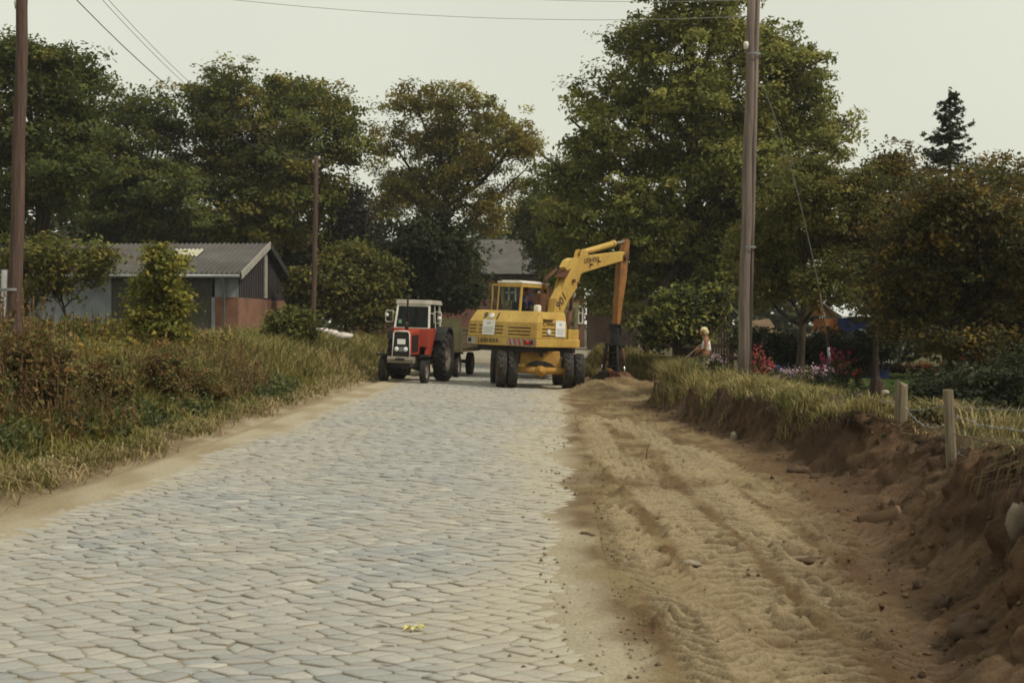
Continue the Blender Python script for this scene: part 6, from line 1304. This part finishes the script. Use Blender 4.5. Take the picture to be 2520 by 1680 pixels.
# ------------------------------------------------------------------ small things lying about
def rock(label, px, py, Y, r, m, name="stone", seed=0, group=None, cat="stone", sink=.38):
    p = W(px, py, Y); z = Hs(p.x, Y); mb = MB(); mb.ball((0, 0, 0), r, *((14, 10) if m is M['clod'] else (9, 6)), jit=.45 if m is not M['clod'] else .55, seed=seed); o = mb.build(name, m, Mx=Matrix.Translation((p.x, Y, z + r[2] * (1 - 2 * sink) * .5)) @ Matrix.Rotation(seed * 1.3, 4, 'Z')); tag(o, label, cat, group)
def gY(py): return EYE * 3500 / (py - 797)
rock("pale stone stuck in the bank face below the tall pole", 1806, 1046, 20.5, (.07, .06, .09), M['stone'], seed=1)
rock("small pale stone a little right in the same bank face", 1870, 1032, 20.2, (.045, .04, .03), M['stone'], seed=2)
rock("big greyish boulder half buried at the right edge", 2512, 1450, 7.9, (.085, .07, .12), M['fieldrock'], seed=3, name="boulder", cat="boulder")
rock("flat pale stone in the middle of the tyre tracks", 1706, 1394, gY(1394), (.075, .06, .022), M['stone'], seed=4)
G = "clods of dark earth on the dirt"
rock("largest dark root clod near the bottom right corner", 2405, 1532, 7.25, (.15, .13, .09), M['clod'], "earth_clod", 5, G, "clod")
rock("dark clod left of the largest one, lower right", 2272, 1460, gY(1460), (.075, .06, .045), M['clod'], "earth_clod", 6, G, "clod")
rock("dark clod with grass at the bank foot below the steep bank", 1965, 1152, gY(1160), (.13, .09, .06), M['clod'], "earth_clod", 7, G, "clod")
rock("small dark clod right beside the grassy one at the bank foot", 2003, 1172, gY(1175), (.06, .05, .045), M['clod'], "earth_clod", 8, G, "clod")
rock("flat brown clod lying on the sand at the edge of the setts", 1445, 1318, gY(1318), (.10, .04, .025), M['clod'], "earth_clod", 9, G, "clod")
rock("dark clod low on the slope under the lone post", 2270, 1275, 10.3, (.06, .06, .06), M['clod'], "earth_clod", 10, G, "clod")
rock("dark clod at the bottom right near the slope foot", 2322, 1506, gY(1508), (.06, .05, .05), M['clod'], "earth_clod", 11, G, "clod")
def hole():
    Y = gY(1392); p = W(2008, 1390, Y); z = Hs(p.x, Y); m = MB(); m.ball((0, 0, 0), (.13, .07, .028), 14, 7, jit=.35, seed=12); tag(m.build("earth_clod", M['clod'], Mx=Matrix.Translation((p.x, Y, z + .008))), "flat dark mound in place of a hole in the middle of the tracked dirt", "clod", G)  # the dark of a hole, put in as a flat clod-coloured mound
hole()
def drain():
    Y = 11.6; p = W(2165, 1240, Y); z = Hs(p.x, Y); root = empty("broken_pipe", Matrix.Translation((p.x, Y, z + .04)) @ Matrix.Rotation(R(-12), 4, 'Y')); tag(root, "broken clay drain pipe lying on the slope below the lone post", "pipe"); r = .06; L = .17
    m = MB(); m.lathe([(r, -L), (r, L * .8), (r * 1.25, L * .82), (r * 1.25, L), (r * 1.08, L), (r * .86, L * .8), (r * .86, -L), (r, -L)], 20, axis='x'); m.build("pipe", M['clay'], root)
drain()
def fallen_leaf():
    Y = gY(1553); p = W(1020, 1553, Y); V = []; F = []
    for k in range(5):
        a = R(20 + 35 * k); L = (.07, .095, .10, .09, .07)[k]; d = Vector((math.cos(a), math.sin(a), 0)); s = Vector((-d.y, d.x, 0)) * .016; o = len(V); V += [(0, 0, .006), tuple(d * L * .6 + s + Vector((0, 0, .02))), tuple(d * L + Vector((0, 0, .004))), tuple(d * L * .6 - s + Vector((0, 0, .018)))]; F.append((o, o + 1, o + 2, o + 3))
    m = MB(); m.add(V, F); m.tube([(0, 0, .006), (-.01, -.09, .01)], .003, 4); tag(m.build("fallen_leaf", M['yellowleaf'], Mx=Matrix.Translation((p.x, Y, .012)) @ Matrix.Rotation(R(180), 4, 'Z')), "pale yellow fallen leaf alone on the setts in the foreground", "leaf")
fallen_leaf()
def twig():
    Y = gY(1130); p = W(1590, 1130, Y); z = Hs(p.x, Y); m = MB(); m.tube([(0, 0, -.05), (.01, 0, .1), (.05, .01, .22)], [.006, .005, .003], 5); tag(m.build("twig", M['bark'], Mx=Matrix.Translation((p.x, Y, z))), "thin dark twig sticking out of the dirt", "twig")
twig()
for i, (px, py, lab) in enumerate(((728, 792, "pale litter bag nearest the middle pole on its left"), (752, 806, "pale litter at the foot of the middle pole"), (795, 815, "flat pale sheet of litter right of the middle pole"), (822, 822, "small white scrap at the right end of the litter"), (710, 800, "pinkish litter by the brick wall corner"), (845, 828, "white scrap of litter nearest the tractor"))):
    p = W(px, py, 46 - i * .2); mb = MB(); mb.ball((0, 0, 0), (.22 + .05 * (i % 3), .2, .10 + .03 * (i % 2)), 9, 6, jit=.5, seed=20 + i); tag(mb.build("litter", M['litter'], Mx=Matrix.Translation((p.x, p.y, p.z))), lab, "litter", "litter heap beyond the verge")
def rubble():
    p = W(775, 830, 46.6); m = MB(); rr = random.Random(3); m.ball((0, 0, -.2), (1.6, .8, .62), 18, 8, jit=.2, seed=9); tag(m.build("earth_heap", M['clod'], Mx=Matrix.Translation((p.x, 46.8, .7))), "low earth heap under the pale litter beyond the verge", "heap")
rubble()

# ------------------------------------------------------------------ the hazy air
def haze():
    m = bpy.data.materials.new("thin_haze"); m.use_nodes = True; nt = m.node_tree; nt.nodes.clear()
    o = nt.nodes.new("ShaderNodeOutputMaterial"); v = nt.nodes.new("ShaderNodeVolumePrincipled"); v.inputs["Density"].default_value = .0004; v.inputs["Color"].default_value = (.93, .90, .92, 1); v.inputs["Anisotropy"].default_value = .3
    nt.links.new(v.outputs[0], o.inputs["Volume"]); h = MB(); h.box((0, 70, 12.5), (330, 190, 28)); tag(h.build("haze", m), "thin pale haze in the air over the whole road", "haze", kind="stuff")
    SC.cycles.volume_bounces = 0
haze()
